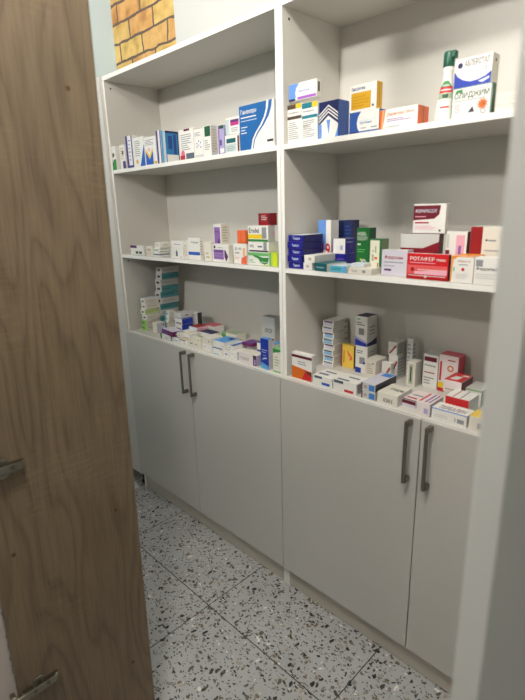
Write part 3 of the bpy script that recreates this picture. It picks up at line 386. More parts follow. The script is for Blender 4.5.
 ('green framed box with a pale front, right of the tall green box', 'medicine boxes on the middle shelf, right half', (1.2775, 0.055, 1.192, 0.0, 0.0391, 0.0369, 0.0902), 'green4', 'sage2', 'green4', (('r', 'F', 0.1, 0.14, 0.85, 0.97, 'cream'), ('r', 'F', 0.45, 0.4, 0.7, 0.48, 'coral'), ('r', 'F', 0.25, 0.35, 0.4, 0.55, 'sage'), ('r', 'F', 0.5, 0.6, 0.6, 0.8, 'sage'), ('c', 'F', 0.35, 0.65, 0.05, 'crimson'), ('r', 'F', 0.7, 0.15, 0.8, 0.3, 'brown2'))),
 ('light grey box with red lettering, left of the red box', 'medicine boxes on the middle shelf, right half', (1.334, 0.03, 1.192, 0.0, 0.0749, 0.03, 0.0661), 'palelav', None, 'palegrey', (('t', 'F', 0.12, 0.62, 0.72, 0.17, 'crimson', 'Феррокин'), ('r', 'F', 0.12, 0.5, 0.85, 0.54, 'grey'), ('r', 'F', 0.12, 0.18, 0.4, 0.26, 'plum'), ('l', 'F', 0.1, 0.34, 0.8, 0.42, 1, 'grey'))),
 ('bright red box with white lettering and a pink band across its middle', 'medicine boxes on the middle shelf, right half', (1.4201, 0.008, 1.192, 0.0, 0.1072, 0.0138, 0.0625), 'red', 'maroon', 'palegrey', (('r', 'F', 0.02, 0.2, 0.98, 0.55, 'salmon'), ('p', 'F', 'pinky', ((0.2, 0.2), (0.98, 0.2), (0.98, 0.42), (0.2, 0.3))), ('r', 'F', 0.0, 0.0, 1, 0.1, 'red4'), ('t', 'F', 0.08, 0.72, 0.6, 0.16, 'white', 'РОТАФЕР'), ('t', 'F', 0.72, 0.73, 0.22, 0.09, 'white', 'плюс'), ('r', 'F', 0.08, 0.63, 0.7, 0.66, 'pinky'), ('c', 'F', 0.15, 0.38, 0.08, 'red4'), ('r', 'F', 0.05, 0.13, 0.95, 0.16, 'palegrey'), ('c', 'F', 0.48, 0.12, 0.06, 'palegrey'), ('r', 'F', 0.28, 0.36, 0.9, 0.4, 'salmon2'))),
 ('white box with orange side and top edges and a red drop', 'medicine boxes on the middle shelf, right half', (1.5345, 0.006, 1.192, 0.0, 0.0528, 0.06, 0.0616), 'white', 'orange2', 'orange2', (('p', 'F', 'orange2', ((0, 0), (0.05, 0), (0.1, 0.85), (0.3, 0.96), (1, 0.96), (1, 1), (0, 1))), ('t', 'F', 0.3, 0.76, 0.55, 0.08, 'crimson', 'Феррум Д'), ('r', 'F', 0.35, 0.66, 0.75, 0.69, 'grey'), ('c', 'F', 0.55, 0.5, 0.07, 'red'), ('l', 'F', 0.25, 0.15, 0.9, 0.35, 4, 'palegrey'), ('p', 'F', 'green3', ((0.12, 0.4), (0.18, 0.45), (0.18, 0.6), (0.12, 0.55))))),
 ('white box with dark lettering and grey square, right end of middle shelf', 'medicine boxes on the middle shelf, right half', (1.5895, 0.004, 1.192, 0.0, 0.085, 0.03, 0.0609), 'white', None, None, (('r', 'F', 0.04, 0.66, 0.22, 0.9, 'grey'), ('t', 'F', 0.06, 0.5, 0.85, 0.14, 'dgrey', 'Ферретаб комп'), ('l', 'F', 0.06, 0.2, 0.8, 0.42, 3, 'palegrey'), ('c', 'F', 0.82, 0.15, 0.06, 'grey'))),
 ('large dark red and grey white box standing behind the red box', 'medicine boxes on the middle shelf, right half', (1.3646, 0.07, 1.192, 0.0, 0.1063, 0.0243, 0.1059), 'crimson2', 'maroon', 'maroon', (('r', 'F', 0.0, 0.66, 1, 1, 'palegrey'), ('p', 'F', 'crimson2', ((0.6, 0.66), (1, 0.66), (1, 0.82))), ('t', 'F', 0.02, 0.28, 0.08, 0.3, 'pale', 'А'), ('r', 'F', 0.66, 0.4, 0.78, 0.5, 'pale'), ('r', 'F', 0.9, 0.0, 1, 0.6, 'maroon'))),
 ('white and maroon box standing on the large dark red box', 'medicine boxes on the middle shelf, right half', (1.3946, 0.075, 1.2988, 0.0, 0.0862, 0.0159, 0.0714), 'white', None, 'palegrey', (('p', 'F', 'maroon2', ((0, 0.45), (0.66, 0.5), (0.8, 0.64), (0.84, 0.95), (0, 0.95))), ('t', 'F', 0.06, 0.7, 0.66, 0.13, 'pale', 'ФЕРНИКСОЛ'), ('r', 'F', 0.06, 0.56, 0.4, 0.59, 'pinky'), ('r', 'F', 0.06, 0.34, 0.5, 0.39, 'crimson'), ('l', 'F', 0.08, 0.12, 0.75, 0.28, 3, 'pinky'), ('c', 'F', 0.85, 0.1, 0.04, 'dgrey'))),
 ('white and maroon box with a pink panel, behind the orange edged box', 'medicine boxes on the middle shelf, right half', (1.486, 0.075, 1.192, 0.0, 0.0521, 0.0255, 0.1121), 'white', 'maroon', 'palegrey', (('r', 'F', 0.0, 0.0, 0.2, 0.6, 'maroon2'), ('r', 'F', 0.5, 0.0, 0.9, 0.92, 'pinky'), ('r', 'F', 0.62, 0.25, 0.75, 0.7, 'violet'), ('r', 'F', 0.04, 0.65, 0.16, 0.95, 'palegrey'))),
 ('white box with a dark red left panel, behind the white box with dark lettering', 'medicine boxes on the middle shelf, right half', (1.5476, 0.07, 1.192, 0.0, 0.085, 0.05, 0.1245), 'offwhite', None, 'palegrey', (('r', 'F', 0, 0, 0.33, 1, 'red3'), ('p', 'F', 'crimson2', ((0.0, 0), (0.33, 0), (0.33, 0.5))), ('r', 'F', 0.33, 0, 1, 0.3, 'crimson2'), ('c', 'F', 0.45, 0.75, 0.03, 'dgrey'), ('r', 'F', 0.5, 0.73, 0.7, 0.76, 'grey'), ('r', 'F', 0.42, 0.55, 0.8, 0.57, 'grey'))),
 ('flat teal sided box, bottom box of the tallest stack', 'medicine boxes on the worktop, left cabinet', (0.0402, 0.123, 0.8385, 0.5, 0.0485, 0.1031, 0.0282), 'palegrey', 'teal2', None, (('r', 'F', 0.25, 0.3, 0.75, 0.65, 'dgrey'), ('l', 'R', 0.1, 0.35, 0.8, 0.6, 1, 'dteal'))),
 ('flat teal sided box, second box from the bottom of the tallest stack', 'medicine boxes on the worktop, left cabinet', (0.0408, 0.122, 0.8676, 0.0, 0.0483, 0.1039, 0.0282), 'palegrey', 'teal2', None, (('r', 'F', 0.25, 0.3, 0.75, 0.65, 'dgrey'), ('l', 'R', 0.1, 0.35, 0.8, 0.6, 1, 'dteal'))),
 ('flat white box, third box from the bottom of the tallest stack', 'medicine boxes on the worktop, left cabinet', (0.0501, 0.124, 0.8967, 1.2, 0.048, 0.1009, 0.0282), 'palegrey', 'palegrey', None, (('r', 'F', 0.25, 0.3, 0.75, 0.65, 'dgrey'), ('l', 'R', 0.1, 0.35, 0.8, 0.6, 1, 'grey'))),
 ('flat teal sided box, fourth box from the bottom of the tallest stack', 'medicine boxes on the worktop, left cabinet', (0.0507, 0.123, 0.9258, -0.8, 0.0478, 0.1016, 0.0282), 'palegrey', 'teal2', None, (('r', 'F', 0.25, 0.3, 0.75, 0.65, 'dgrey'), ('l', 'R', 0.1, 0.35, 0.8, 0.6, 1, 'dteal'))),
 ('flat white box, fifth box from the bottom of the tallest stack', 'medicine boxes on the worktop, left cabinet', (0.0624, 0.125, 0.9549, 0.6, 0.0474, 0.0988, 0.0282), 'palegrey', 'palegrey', None, (('r', 'F', 0.25, 0.3, 0.75, 0.65, 'dgrey'), ('l', 'R', 0.1, 0.35, 0.8, 0.6, 1, 'grey'))),
 ('flat teal sided box, sixth box from the bottom of the tallest stack', 'medicine boxes on the worktop, left cabinet', (0.063, 0.122, 0.984, -1.3, 0.0473, 0.0995, 0.0282), 'palegrey', 'teal2', None, (('r', 'F', 0.25, 0.3, 0.75, 0.65, 'dgrey'), ('l', 'R', 0.1, 0.35, 0.8, 0.6, 1, 'dteal'))),
 ('flat teal sided box, seventh box from the bottom of the tallest stack', 'medicine boxes on the worktop, left cabinet', (0.0722, 0.124, 1.0131, 0.9, 0.0469, 0.0966, 0.0282), 'palegrey', 'teal2', None, (('r', 'F', 0.25, 0.3, 0.75, 0.65, 'dgrey'), ('l', 'R', 0.1, 0.35, 0.8, 0.6, 1, 'dteal'))),
 ('flat white box, eighth box from the bottom of the tallest stack', 'medicine boxes on the worktop, left cabinet', (0.0728, 0.122, 1.0422, -0.4, 0.0467, 0.0973, 0.0282), 'palegrey', 'palegrey', None, (('r', 'F', 0.25, 0.3, 0.75, 0.65, 'dgrey'), ('l', 'R', 0.1, 0.35, 0.8, 0.6, 1, 'grey'))),
 ('flat teal sided box, ninth box from the bottom of the tallest stack', 'medicine boxes on the worktop, left cabinet', (0.0832, 0.123, 1.0713, 1.0, 0.0464, 0.0945, 0.0282), 'palegrey', 'teal2', None, (('r', 'F', 0.25, 0.3, 0.75, 0.65, 'dgrey'), ('l', 'R', 0.1, 0.35, 0.8, 0.6, 1, 'dteal'))),
 ('flat white box, top box of the tallest stack', 'medicine boxes on the worktop, left cabinet', (0.085, 0.125, 1.1004, -1.0, 0.0462, 0.0952, 0.0282), 'palegrey', 'palegrey', None, (('r', 'F', 0.25, 0.3, 0.75, 0.65, 'dgrey'), ('l', 'R', 0.1, 0.35, 0.8, 0.6, 1, 'grey'))),
 ('flat green ended box, bottom of the stack of six', 'medicine boxes on the worktop, left cabinet', (0.0485, 0.046, 0.8385, 0.5, 0.0385, 0.073, 0.0246), 'green5', 'offwhite', 'pale', (('r', 'F', 0.1, 0.3, 0.6, 0.6, 'green'), ('l', 'R', 0.15, 0.35, 0.85, 0.65, 1, 'tan'))),
 ('flat green ended box, second from the bottom of the stack of six', 'medicine boxes on the worktop, left cabinet', (0.0507, 0.045, 0.864, 0.0, 0.0384, 0.073, 0.0246), 'green5', 'offwhite', 'pale', (('r', 'F', 0.1, 0.3, 0.6, 0.6, 'green'), ('l', 'R', 0.15, 0.35, 0.85, 0.65, 1, 'tan'))),
 ('flat green ended box, third from the bottom of the stack of six', 'medicine boxes on the worktop, left cabinet', (0.0565, 0.047, 0.8895, 1.2, 0.0382, 0.073, 0.0246), 'white', 'offwhite', 'pale', (('r', 'F', 0.3, 0.3, 0.7, 0.6, 'dgrey'), ('l', 'R', 0.15, 0.35, 0.85, 0.65, 1, 'tan'))),
 ('flat lime topped white box, fourth from the bottom of the stack of six', 'medicine boxes on the worktop, left cabinet', (0.0481, 0.046, 0.915, -0.8, 0.0383, 0.073, 0.0246), 'white', 'lime2', 'pale', (('r', 'F', 0.3, 0.3, 0.7, 0.6, 'dgrey'), ('l', 'R', 0.15, 0.35, 0.85, 0.65, 1, 'tan'))),
 ('flat cream white box, fifth from the bottom of the stack of six', 'medicine boxes on the worktop, left cabinet', (0.0564, 0.048, 0.9405, 0.6, 0.0381, 0.073, 0.0246), 'white', 'offwhite', 'pale', (('r', 'F', 0.3, 0.3, 0.7, 0.6, 'dgrey'), ('l', 'R', 0.15, 0.35, 0.85, 0.65, 1, 'tan'))),
 ('flat cream white box, top of the stack of six', 'medicine boxes on the worktop, left cabinet', (0.0586, 0.045, 0.966, -1.3, 0.0379, 0.073, 0.0246), 'white', 'offwhite', 'pale', (('r', 'F', 0.3, 0.3, 0.7, 0.6, 'dgrey'), ('l', 'R', 0.15, 0.35, 0.85, 0.65, 1, 'tan'))),
 ('small flat teal and white box, bottom of the four stacked before the tallest stack', 'medicine boxes on the worktop, left cabinet', (0.1392, 0.112, 0.8385, 0.9, 0.0345, 0.0347, 0.0225), 'white', 'offwhite', None, (('r', 'F', 0, 0, 0.45, 1, 'teal3'), ('c', 'F', 0.7, 0.5, 0.15, 'dgrey'))),
 ('small flat teal and white box, second of the four stacked before the tallest stack', 'medicine boxes on the worktop, left cabinet', (0.1403, 0.11, 0.8619, -0.4, 0.0343, 0.0345, 0.0225), 'white', 'offwhite', None, (('r', 'F', 0, 0, 0.45, 1, 'teal3'), ('c', 'F', 0.7, 0.5, 0.15, 'dgrey'))),
 ('small flat teal and white box, third of the four stacked before the tallest stack', 'medicine boxes on the worktop, left cabinet', (0.1461, 0.111, 0.8853, 1.0, 0.0342, 0.0344, 0.0225), 'white', 'offwhite', None, (('r', 'F', 0, 0, 0.45, 1, 'teal3'), ('c', 'F', 0.7, 0.5, 0.15, 'dgrey'))),
 ('small flat teal and white box, top of the four stacked before the tallest stack', 'medicine boxes on the worktop, left cabinet', (0.1483, 0.113, 0.9087, -1.0, 0.034, 0.0343, 0.0225), 'white', 'offwhite', None, (('r', 'F', 0, 0, 0.45, 1, 'teal3'), ('c', 'F', 0.7, 0.5, 0.15, 'dgrey'))),
 ('white box with a dark dot, low in front of the stack of six', 'medicine boxes on the worktop, left cabinet', (0.132, 0.051, 0.8385, 0.5, 0.0366, 0.0444, 0.046), 'offwhite', 'palelav', None, (('c', 'R', 0.8, 0.75, 0.08, 'dgrey'),)),
 ('white box with a deep blue side, lower of the blue sided pair', 'medicine boxes on the worktop, left cabinet', (0.2617, 0.085, 0.8685, 0.0, 0.0544, 0.0589, 0.0245), 'white', 'blue4', 'blue4', (('r', 'F', 0.2, 0.1, 0.9, 0.3, 'plum'),)),
 ('white box with a deep blue side, upper of the blue sided pair', 'medicine boxes on the worktop, left cabinet', (0.2651, 0.085, 0.8939, 0.0, 0.0541, 0.0586, 0.0245), 'white', 'blue4', 'blue4', (('r', 'F', 0.2, 0.1, 0.9, 0.3, 'plum'),)),
 ('plain white box lying under the pair with deep blue sides', 'medicine boxes on the worktop, left cabinet', (0.2582, 0.082, 0.8385, 0.0, 0.0643, 0.0629, 0.029), 'offwhite', None, None, (('l', 'F', 0.2, 0.3, 0.8, 0.7, 2, 'grey'),)),
 ('grey white box on top of the pair with deep blue sides', 'medicine boxes on the worktop, left cabinet', (0.2566, 0.088, 0.9195, 0.0, 0.0528, 0.0596, 0.022), 'palegrey', 'palegrey', None, (('r', 'R', 0.4, 0.4, 0.7, 0.6, 'dgrey'),)),
 ('white box with grey print and black right edge, standing in the back', 'medicine boxes on the worktop, left cabinet', (0.2611, 0.16, 0.8385, 0.0, 0.0717, 0.0249, 0.098), 'palegrey', 'dgrey', None, (('p', 'F', 'slate', ((0.1, 0.3), (0.5, 0.5), (0.3, 0.7))), ('l', 'F', 0.1, 0.6, 0.8, 0.9, 3, 'grey'))),
 ('white and cream box, lower of the two under the red topped box', 'medicine boxes on the worktop, left cabinet', (0.3483, 0.074, 0.8385, 0.0, 0.0573, 0.0594, 0.022), 'offwhite', None, None, (('r', 'F', 0.3, 0.3, 0.7, 0.6, 'green3'),)),
 ('cream box with green print, upper of the two under the red topped box', 'medicine boxes on the worktop, left cabinet', (0.3574, 0.072, 0.8614, 0.0, 0.0534, 0.059, 0.02), 'offwhite', None, None, (('r', 'F', 0.3, 0.3, 0.7, 0.6, 'sage'),)),
 ('flat red topped box lying at the back of the left heap', 'medicine boxes on the worktop, left cabinet', (0.3674, 0.085, 0.8823, 0.0, 0.0563, 0.0593, 0.014), 'pale', 'pinky', 'red3', ()),
 ('white box, lower of the two under the navy topped flat box', 'medicine boxes on the worktop, left cabinet', (0.4299, 0.09, 0.8385, 0.0, 0.0806, 0.0513, 0.024), 'offwhite', None, None, (('l', 'F', 0.2, 0.3, 0.8, 0.7, 2, 'grey'),)),
 ('flat white box with a navy top behind the left heap', 'medicine boxes on the worktop, left cabinet', (0.4324, 0.09, 0.8634, 0.0, 0.0803, 0.0511, 0.018), 'white', 'cream', 'navy', (('r', 'F', 0.1, 0.1, 0.9, 0.25, 'sage'),)),
 ('flat pink topped box at the back, behind the sky blue topped box', 'medicine boxes on the worktop, left cabinet', (0.5783, 0.1, 0.8385, 0.0, 0.061, 0.0485, 0.03), 'offwhite', 'pinky', 'rose', ()),
 ('sage green and white box lying before the red striped grey box', 'medicine boxes on the worktop, left cabinet', (0.6723, 0.1, 0.8385, 0.0, 0.0368, 0.0901, 0.033), 'offwhite', 'sage', 'sage3', ()),
 ('grey box with dark lettering and red stripe, standing at the back', 'medicine boxes on the worktop, left cabinet', (0.7009, 0.2, 0.8385, 0.0, 0.068, 0.04, 0.1267), 'palegrey', None, 'grey', (('t', 'F', 0.2, 0.5, 0.6, 0.14, 'dgrey', 'АПИСЕР'), ('r', 'F', 0.15, 0.24, 0.95, 0.34, 'brown3'), ('r', 'F', 0.1, 0.08, 0.6, 0.12, 'grey'))),
 ('white box with green top and left edge, under the purple box', 'medicine boxes on the worktop, left cabinet', (0.2532, 0.012, 0.8385, 0.0, 0.0779, 0.062, 0.024), 'white', None, 'dgreen', (('r', 'F', 0, 0, 0.16, 1, 'green'), ('r', 'F', 0.45, 0.2, 0.8, 0.5, 'palegrey'))),
 ('purple box lying across the left end of the front row', 'medicine boxes on the worktop, left cabinet', (0.2648, 0.014, 0.8634, -8.0, 0.1015, 0.05, 0.021), 'violet2', 'plum2', 'palelav', (('r', 'R', 0.3, 0.3, 0.6, 0.6, 'pale'), ('r', 'F', 0.55, 0.0, 1, 1, 'plum2'))),
 ('white box with a blue top, second in the front row from the left', 'medicine boxes on the worktop, left cabinet', (0.34, 0.01, 0.8385, 0.0, 0.0567, 0.062, 0.024), 'white', None, 'blue3', (('r', 'F', 0, 0, 0.1, 1, 'teal'), ('r', 'F', 0.3, 0.3, 0.8, 0.45, 'sky'))),
 ('white box with a yellow top edge, third in the front row from the left', 'medicine boxes on the worktop, left cabinet', (0.4038, 0.01, 0.8385, 0.0, 0.0557, 0.06, 0.025), 'white', None, 'yellow3', (('r', 'F', 0.0, 0.7, 0.7, 0.85, 'maroon'), ('c', 'F', 0.5, 0.3, 0.14, 'tan'))),
 ('cream box with faint marks, fourth in the front row from the left', 'medicine boxes on the worktop, left cabinet', (0.4649, 0.01, 0.8385, 0.0, 0.082, 0.055, 0.025), 'offwhite', None, None, (('r', 'F', 0.1, 0.6, 0.3, 0.75, 'dgrey'), ('r', 'F', 0.45, 0.6, 0.7, 0.7, 'grey'), ('r', 'T', 0.2, 0.3, 0.8, 0.7, 'cream'))),
 ('small white box with a dark mark, fifth in the front row from the left', 'medicine boxes on the worktop, left cabinet', (0.5533, 0.01, 0.8385, 0.0, 0.0576, 0.06, 0.028), 'white', None, None, (('c', 'F', 0.3, 0.7, 0.08, 'dgrey'), ('r', 'F', 0, 0, 1, 0.12, 'cream'))),
 ('white box with a yellow spot lying on the fifth box of the front row', 'medicine boxes on the worktop, left cabinet', (0.5549, 0.012, 0.8674, 0.0, 0.0525, 0.06, 0.026), 'offwhite', None, 'offwhite', (('c', 'F', 0.75, 0.5, 0.13, 'brown2'),)),
 ('white box with blue edges, under the sky blue topped box', 'medicine boxes on the worktop, left cabinet', (0.6158, 0.01, 0.8385, 0.0, 0.0586, 0.062, 0.027), 'white', None, 'blue', (('c', 'F', 0.8, 0.75, 0.08, 'brown2'), ('r', 'F', 0.1, 0.0, 0.6, 0.12, 'sky'), ('r', 'F', 0, 0.88, 1, 1, 'blue3'))),
 ('white box with a sky blue top, lying in the second layer of the left heap', 'medicine boxes on the worktop, left cabinet', (0.6182, 0.012, 0.8664, 0.0, 0.071, 0.075, 0.026), 'white', None, 'sky2', (('c', 'F', 0.8, 0.4, 0.08, 'brown2'), ('r', 'T', 0.5, 0.6, 0.8, 0.9, 'navy'))),
 ('narrow white box with a pale violet print, sixth box of the front row', 'medicine boxes on the worktop, left cabinet', (0.6791, 0.01, 0.8385, 0.0, 0.0357, 0.06, 0.027), 'white', None, None, (('r', 'F', 0.3, 0.3, 0.7, 0.6, 'lav'),)),
 ('narrow white box beside the purple ended one, seventh box of the front row', 'medicine boxes on the worktop, left cabinet', (0.7181, 0.01, 0.8385, 0.0, 0.0412, 0.06, 0.032), 'white', 'pale', None, (('r', 'F', 0.2, 0.6, 0.8, 0.7, 'palelav'), ('c', 'F', 0.7, 0.3, 0.1, 'tan'))),
 ('flat white box with a blue striped top, lying before the purple topped one', 'medicine boxes on the worktop, left cabinet', (0.6959, 0.014, 0.8714, 0.0, 0.0395, 0.075, 0.016), 'white', None, 'blue3', (('r', 'T', 0.0, 0.0, 0.55, 1, 'pale'), ('c', 'F', 0.5, 0.5, 0.14, 'brown2'))),
 ('flat box with a purple top lying behind the purple ended box', 'medicine boxes on the worktop, left cabinet', (0.739, 0.055, 0.8845, 0.0, 0.0504, 0.05, 0.012), 'plum2', 'plum2', 'violet2', ()),
 ('plain white box supporting the flat purple topped one', 'medicine boxes on the worktop, left cabinet', (0.7447, 0.072, 0.8385, 0.0, 0.0382, 0.03, 0.044), 'white', None, None, ()),
 ('pale pink box with a dark purple right end band, front row', 'medicine boxes on the worktop, left cabinet', (0.7725, 0.006, 0.8385, 0.0, 0.0932, 0.045, 0.0385), 'rosewhite', 'lav', 'offwhite', (('r', 'F', 0.8, 0.72, 1, 1, 'dgrey'), ('r', 'F', 0.8, 0.0, 1, 0.72, 'plum'), ('r', 'F', 0.86, 0.1, 0.94, 0.6, 'lav'), ('l', 'F', 0.1, 0.3, 0.6, 0.6, 3, 'grey'))),
 ('white and blue edged box lying behind the upright blue box, lower of two', 'medicine boxes on the worktop, left cabinet', (0.8112, 0.06, 0.8385, 0.0, 0.0312, 0.06, 0.035), 'white', None, 'blue3', (('r', 'F', 0.5, 0.0, 1, 1, 'sky'),)),
 ('white and blue edged box lying behind the upright blue box, upper of two', 'medicine boxes on the worktop, left cabinet', (0.8128, 0.06, 0.8744, 0.0, 0.031, 0.06, 0.032), 'white', None, 'blue3', (('r', 'F', 0.0, 0.0, 1, 0.2, 'blue3'),)),
 ('upright deep blue box with a white emblem, near the partition', 'medicine boxes on the worktop, left cabinet', (0.8867, 0.006, 0.8385, 0.0, 0.039, 0.0188, 0.1078), 'blue4', 'palelav', 'sky2', (('r', 'F', 0.15, 0.62, 0.85, 0.64, 'pale'), ('r', 'F', 0.2, 0.55, 0.7, 0.57, 'pale'), ('r', 'F', 0.35, 0.45, 0.65, 0.465, 'pale'), ('p', 'F', 'pale', ((0.15, 0.3), (0.8, 0.36), (0.75, 0.4), (0.4, 0.37))), ('p', 'F', 'sky', ((0, 0), (1, 0), (1, 0.12), (0, 0.22))))),
 ('white and green box against the partition at the right end of the left worktop', 'medicine boxes on the worktop, left cabinet', (0.9457, 0.006, 0.8385, 0.0, 0.0372, 0.06, 0.083), 'offwhite', None, 'green3', (('p', 'F', 'green', ((0, 0.8), (1, 0.9), (1, 1), (0, 1))), ('l', 'F', 0.2, 0.25, 0.8, 0.7, 4, 'sage'), ('r', 'F', 0, 0, 1, 0.06, 'green3'))),
 ('white box with a teal dot, second layer beside the purple box', 'medicine boxes on the worktop, left cabinet', (0.38, 0.012, 0.8647, 0.0, 0.0355, 0.055, 0.02), 'offwhite', None, 'white', (('c', 'F', 0.5, 0.5, 0.14, 'teal'), ('r', 'T', 0.2, 0.2, 0.8, 0.5, 'sage'))),
 ('white box with a maroon line, second layer left of the yellow spotted box', 'medicine boxes on the worktop, left cabinet', (0.4184, 0.014, 0.8647, 4.0, 0.0442, 0.055, 0.021), 'white', None, 'offwhite', (('r', 'F', 0.1, 0.2, 0.9, 0.3, 'maroon'), ('r', 'T', 0.3, 0.1, 0.5, 0.9, 'yellow3'))),
 ('cream box with green top print, second layer above the fourth front box', 'medicine boxes on the worktop, left cabinet', (0.476, 0.014, 0.8647, -5.0, 0.0715, 0.05, 0.02), 'cream', None, 'offwhite', (('r', 'T', 0.2, 0.3, 0.8, 0.6, 'sage'), ('c', 'F', 0.75, 0.5, 0.14, 'dgrey'))),
 ('small white box with lilac stripe, lying between the sky blue and purple tops', 'medicine boxes on the worktop, left cabinet', (0.6168, 0.088, 0.8385, 0.0, 0.036, 0.01, 0.04), 'white', None, 'lav', (('r', 'F', 0.2, 0.3, 0.8, 0.5, 'lav'),)),
 ('white box with crimson top lying behind the navy topped box', 'medicine boxes on the worktop, left cabinet', (0.3455, 0.175, 0.8385, 0.0, 0.0776, 0.06, 0.045), 'white', None, 'rose', (('l', 'F', 0.1, 0.3, 0.9, 0.7, 2, 'grey'),)),
 ('white box with green end lying at the back behind the pink topped box', 'medicine boxes on the worktop, left cabinet', (0.4772, 0.175, 0.8385, 0.0, 0.0902, 0.06, 0.032), 'offwhite', None, 'sage3', (('r', 'F', 0, 0, 0.3, 1, 'green3'),)),
 ('blue and white box lying flat before the grey red striped box', 'medicine boxes on the worktop, left cabinet', (0.7565, 0.124, 0.8385, 0.0, 0.075, 0.055, 0.045), 'white', None, 'sky2', (('r', 'F', 0, 0.3, 1, 0.6, 'blue3'),)),
 ('white box with an orange and red lower half, nearest the partition', 'medicine boxes on the worktop, right cabinet', (1.0296, 0.008, 0.8385, 0.0, 0.0839, 0.021, 0.0862), 'white', 'palegrey', None, (('p', 'F', 'orange3', ((0, 0), (1, 0), (1, 0.38), (0, 0.48))), ('p', 'F', 'red5', ((0.5, 0.0), (1, 0), (1, 0.36), (0.7, 0.38))), ('p', 'F', 'brown', ((0.62, 0.36), (1, 0.36), (1, 0.2))), ('r', 'F', 0.0, 0.82, 1, 0.92, 'maroon'), ('l', 'F', 0.3, 0.55, 0.8, 0.72, 2, 'grey'))),
 ('flat white box, bottommost in the stack of eight beside the yellow box', 'medicine boxes on the worktop, right cabinet', (1.0326, 0.165, 0.8385, 0.0, 0.0452, 0.0862, 0.0195), 'white', 'palegrey', None, (('r', 'F', 0.12, 0.1, 0.9, 0.75, 'palelav'), ('r', 'F', 0.12, 0.72, 0.9, 0.95, 'slate'), ('r', 'R', 0.75, 0.35, 0.95, 0.6, 'grey'))),
 ('flat white box, second from the bottom in the stack of eight beside the yellow box', 'medicine boxes on the worktop, right cabinet', (1.0336, 0.167, 0.8589, 1.2, 0.0451, 0.0859, 0.0195), 'white', 'palegrey', None, (('r', 'F', 0.12, 0.1, 0.9, 0.75, 'sky3'), ('r', 'F', 0.12, 0.72, 0.9, 0.95, 'plum'), ('r', 'R', 0.75, 0.35, 0.95, 0.6, 'grey'))),
 ('flat white box, third from the bottom in the stack of eight beside the yellow box', 'medicine boxes on the worktop, right cabinet', (1.031, 0.166, 0.8793, -0.8, 0.0449, 0.0856, 0.0195), 'white', 'palegrey', None, (('r', 'F', 0.12, 0.1, 0.9, 0.75, 'sky3'), ('r', 'F', 0.12, 0.72, 0.9, 0.95, 'slate'), ('r', 'R', 0.75, 0.35, 0.95, 0.6, 'grey'))),
 ('flat white box, fourth from the bottom in the stack of eight beside the yellow box', 'medicine boxes on the worktop, right cabinet', (1.0344, 0.168, 0.8997, 0.6, 0.0448, 0.0854, 0.0195), 'white', 'palegrey', None, (('r', 'F', 0.12, 0.1, 0.9, 0.75, 'palelav'), ('r', 'F', 0.12, 0.72, 0.9, 0.95, 'plum'), ('r', 'R', 0.75, 0.35, 0.95, 0.6, 'grey'))),
 ('flat white box, fifth from the bottom in the stack of eight beside the yellow box', 'medicine boxes on the worktop, right cabinet', (1.0318, 0.165, 0.9201, -1.3, 0.0446, 0.0851, 0.0195), 'white', 'palegrey', None, (('r', 'F', 0.12, 0.1, 0.9, 0.75, 'sky3'), ('r', 'F', 0.12, 0.72, 0.9, 0.95, 'slate'), ('r', 'R', 0.75, 0.35, 0.95, 0.6, 'grey'))),
 ('flat white box, sixth from the bottom in the stack of eight beside the yellow box', 'medicine boxes on the worktop, right cabinet', (1.0328, 0.167, 0.9405, 0.9, 0.0445, 0.0848, 0.0195), 'white', 'palegrey', None, (('r', 'F', 0.12, 0.1, 0.9, 0.75, 'sky3'), ('r', 'F', 0.12, 0.72, 0.9, 0.95, 'plum'), ('r', 'R', 0.75, 0.35, 0.95, 0.6, 'grey'))),
 ('flat white box, seventh from the bottom in the stack of eight beside the yellow box', 'medicine boxes on the worktop, right cabinet', (1.0302, 0.165, 0.9609, -0.4, 0.0443, 0.0845, 0.0195), 'white', 'palegrey', None, (('r', 'F', 0.12, 0.1, 0.9, 0.75, 'palelav'), ('r', 'F', 0.12, 0.72, 0.9, 0.95, 'slate'), ('r', 'R', 0.75, 0.35, 0.95, 0.6, 'grey'))),
 ('flat white box, top one in the stack of eight beside the yellow box', 'medicine boxes on the worktop, right cabinet', (1.0324, 0.166, 0.9813, 1.0, 0.0442, 0.0842, 0.0195), 'white', 'palegrey', None, (('r', 'F', 0.12, 0.1, 0.9, 0.75, 'palelav'), ('r', 'F', 0.12, 0.72, 0.9, 0.95, 'plum'), ('r', 'R', 0.75, 0.35, 0.95, 0.6, 'grey'))),
 ('yellow box with red print standing behind the flat white boxes', 'medicine boxes on the worktop, right cabinet', (1.0858, 0.2, 0.8385, 0.0, 0.0516, 0.02, 0.0802), 'yellow4', 'brown', None, (('r', 'F', 0, 0, 0.1, 1, 'brown3'), ('p', 'F', 'coral', ((0.45, 0.8), (0.9, 0.5), (0.9, 0.35), (0.55, 0.6))), ('r', 'F', 0.2, 0.2, 0.26, 0.75, 'brown3'), ('c', 'F', 0.75, 0.4, 0.08, 'coral'))),
 ('tall white and blue box with dark lettering, lower of the two stacked', 'medicine boxes on the worktop, right cabinet', (1.1557, 0.183, 0.8385, 0.0, 0.0456, 0.0598, 0.092), 'white', 'palegrey', None, (('r', 'F', 0.0, 0.0, 0.5, 0.2, 'blue4'), ('r', 'F', 0.35, 0.35, 0.8, 0.6, 'grey'), ('c', 'F', 0.75, 0.4, 0.1, 'blue4'), ('l', 'F', 0.1, 0.72, 0.85, 0.86, 2, 'slate'), ('l', 'R', 0.2, 0.4, 0.8, 0.85, 4, 'grey'))),
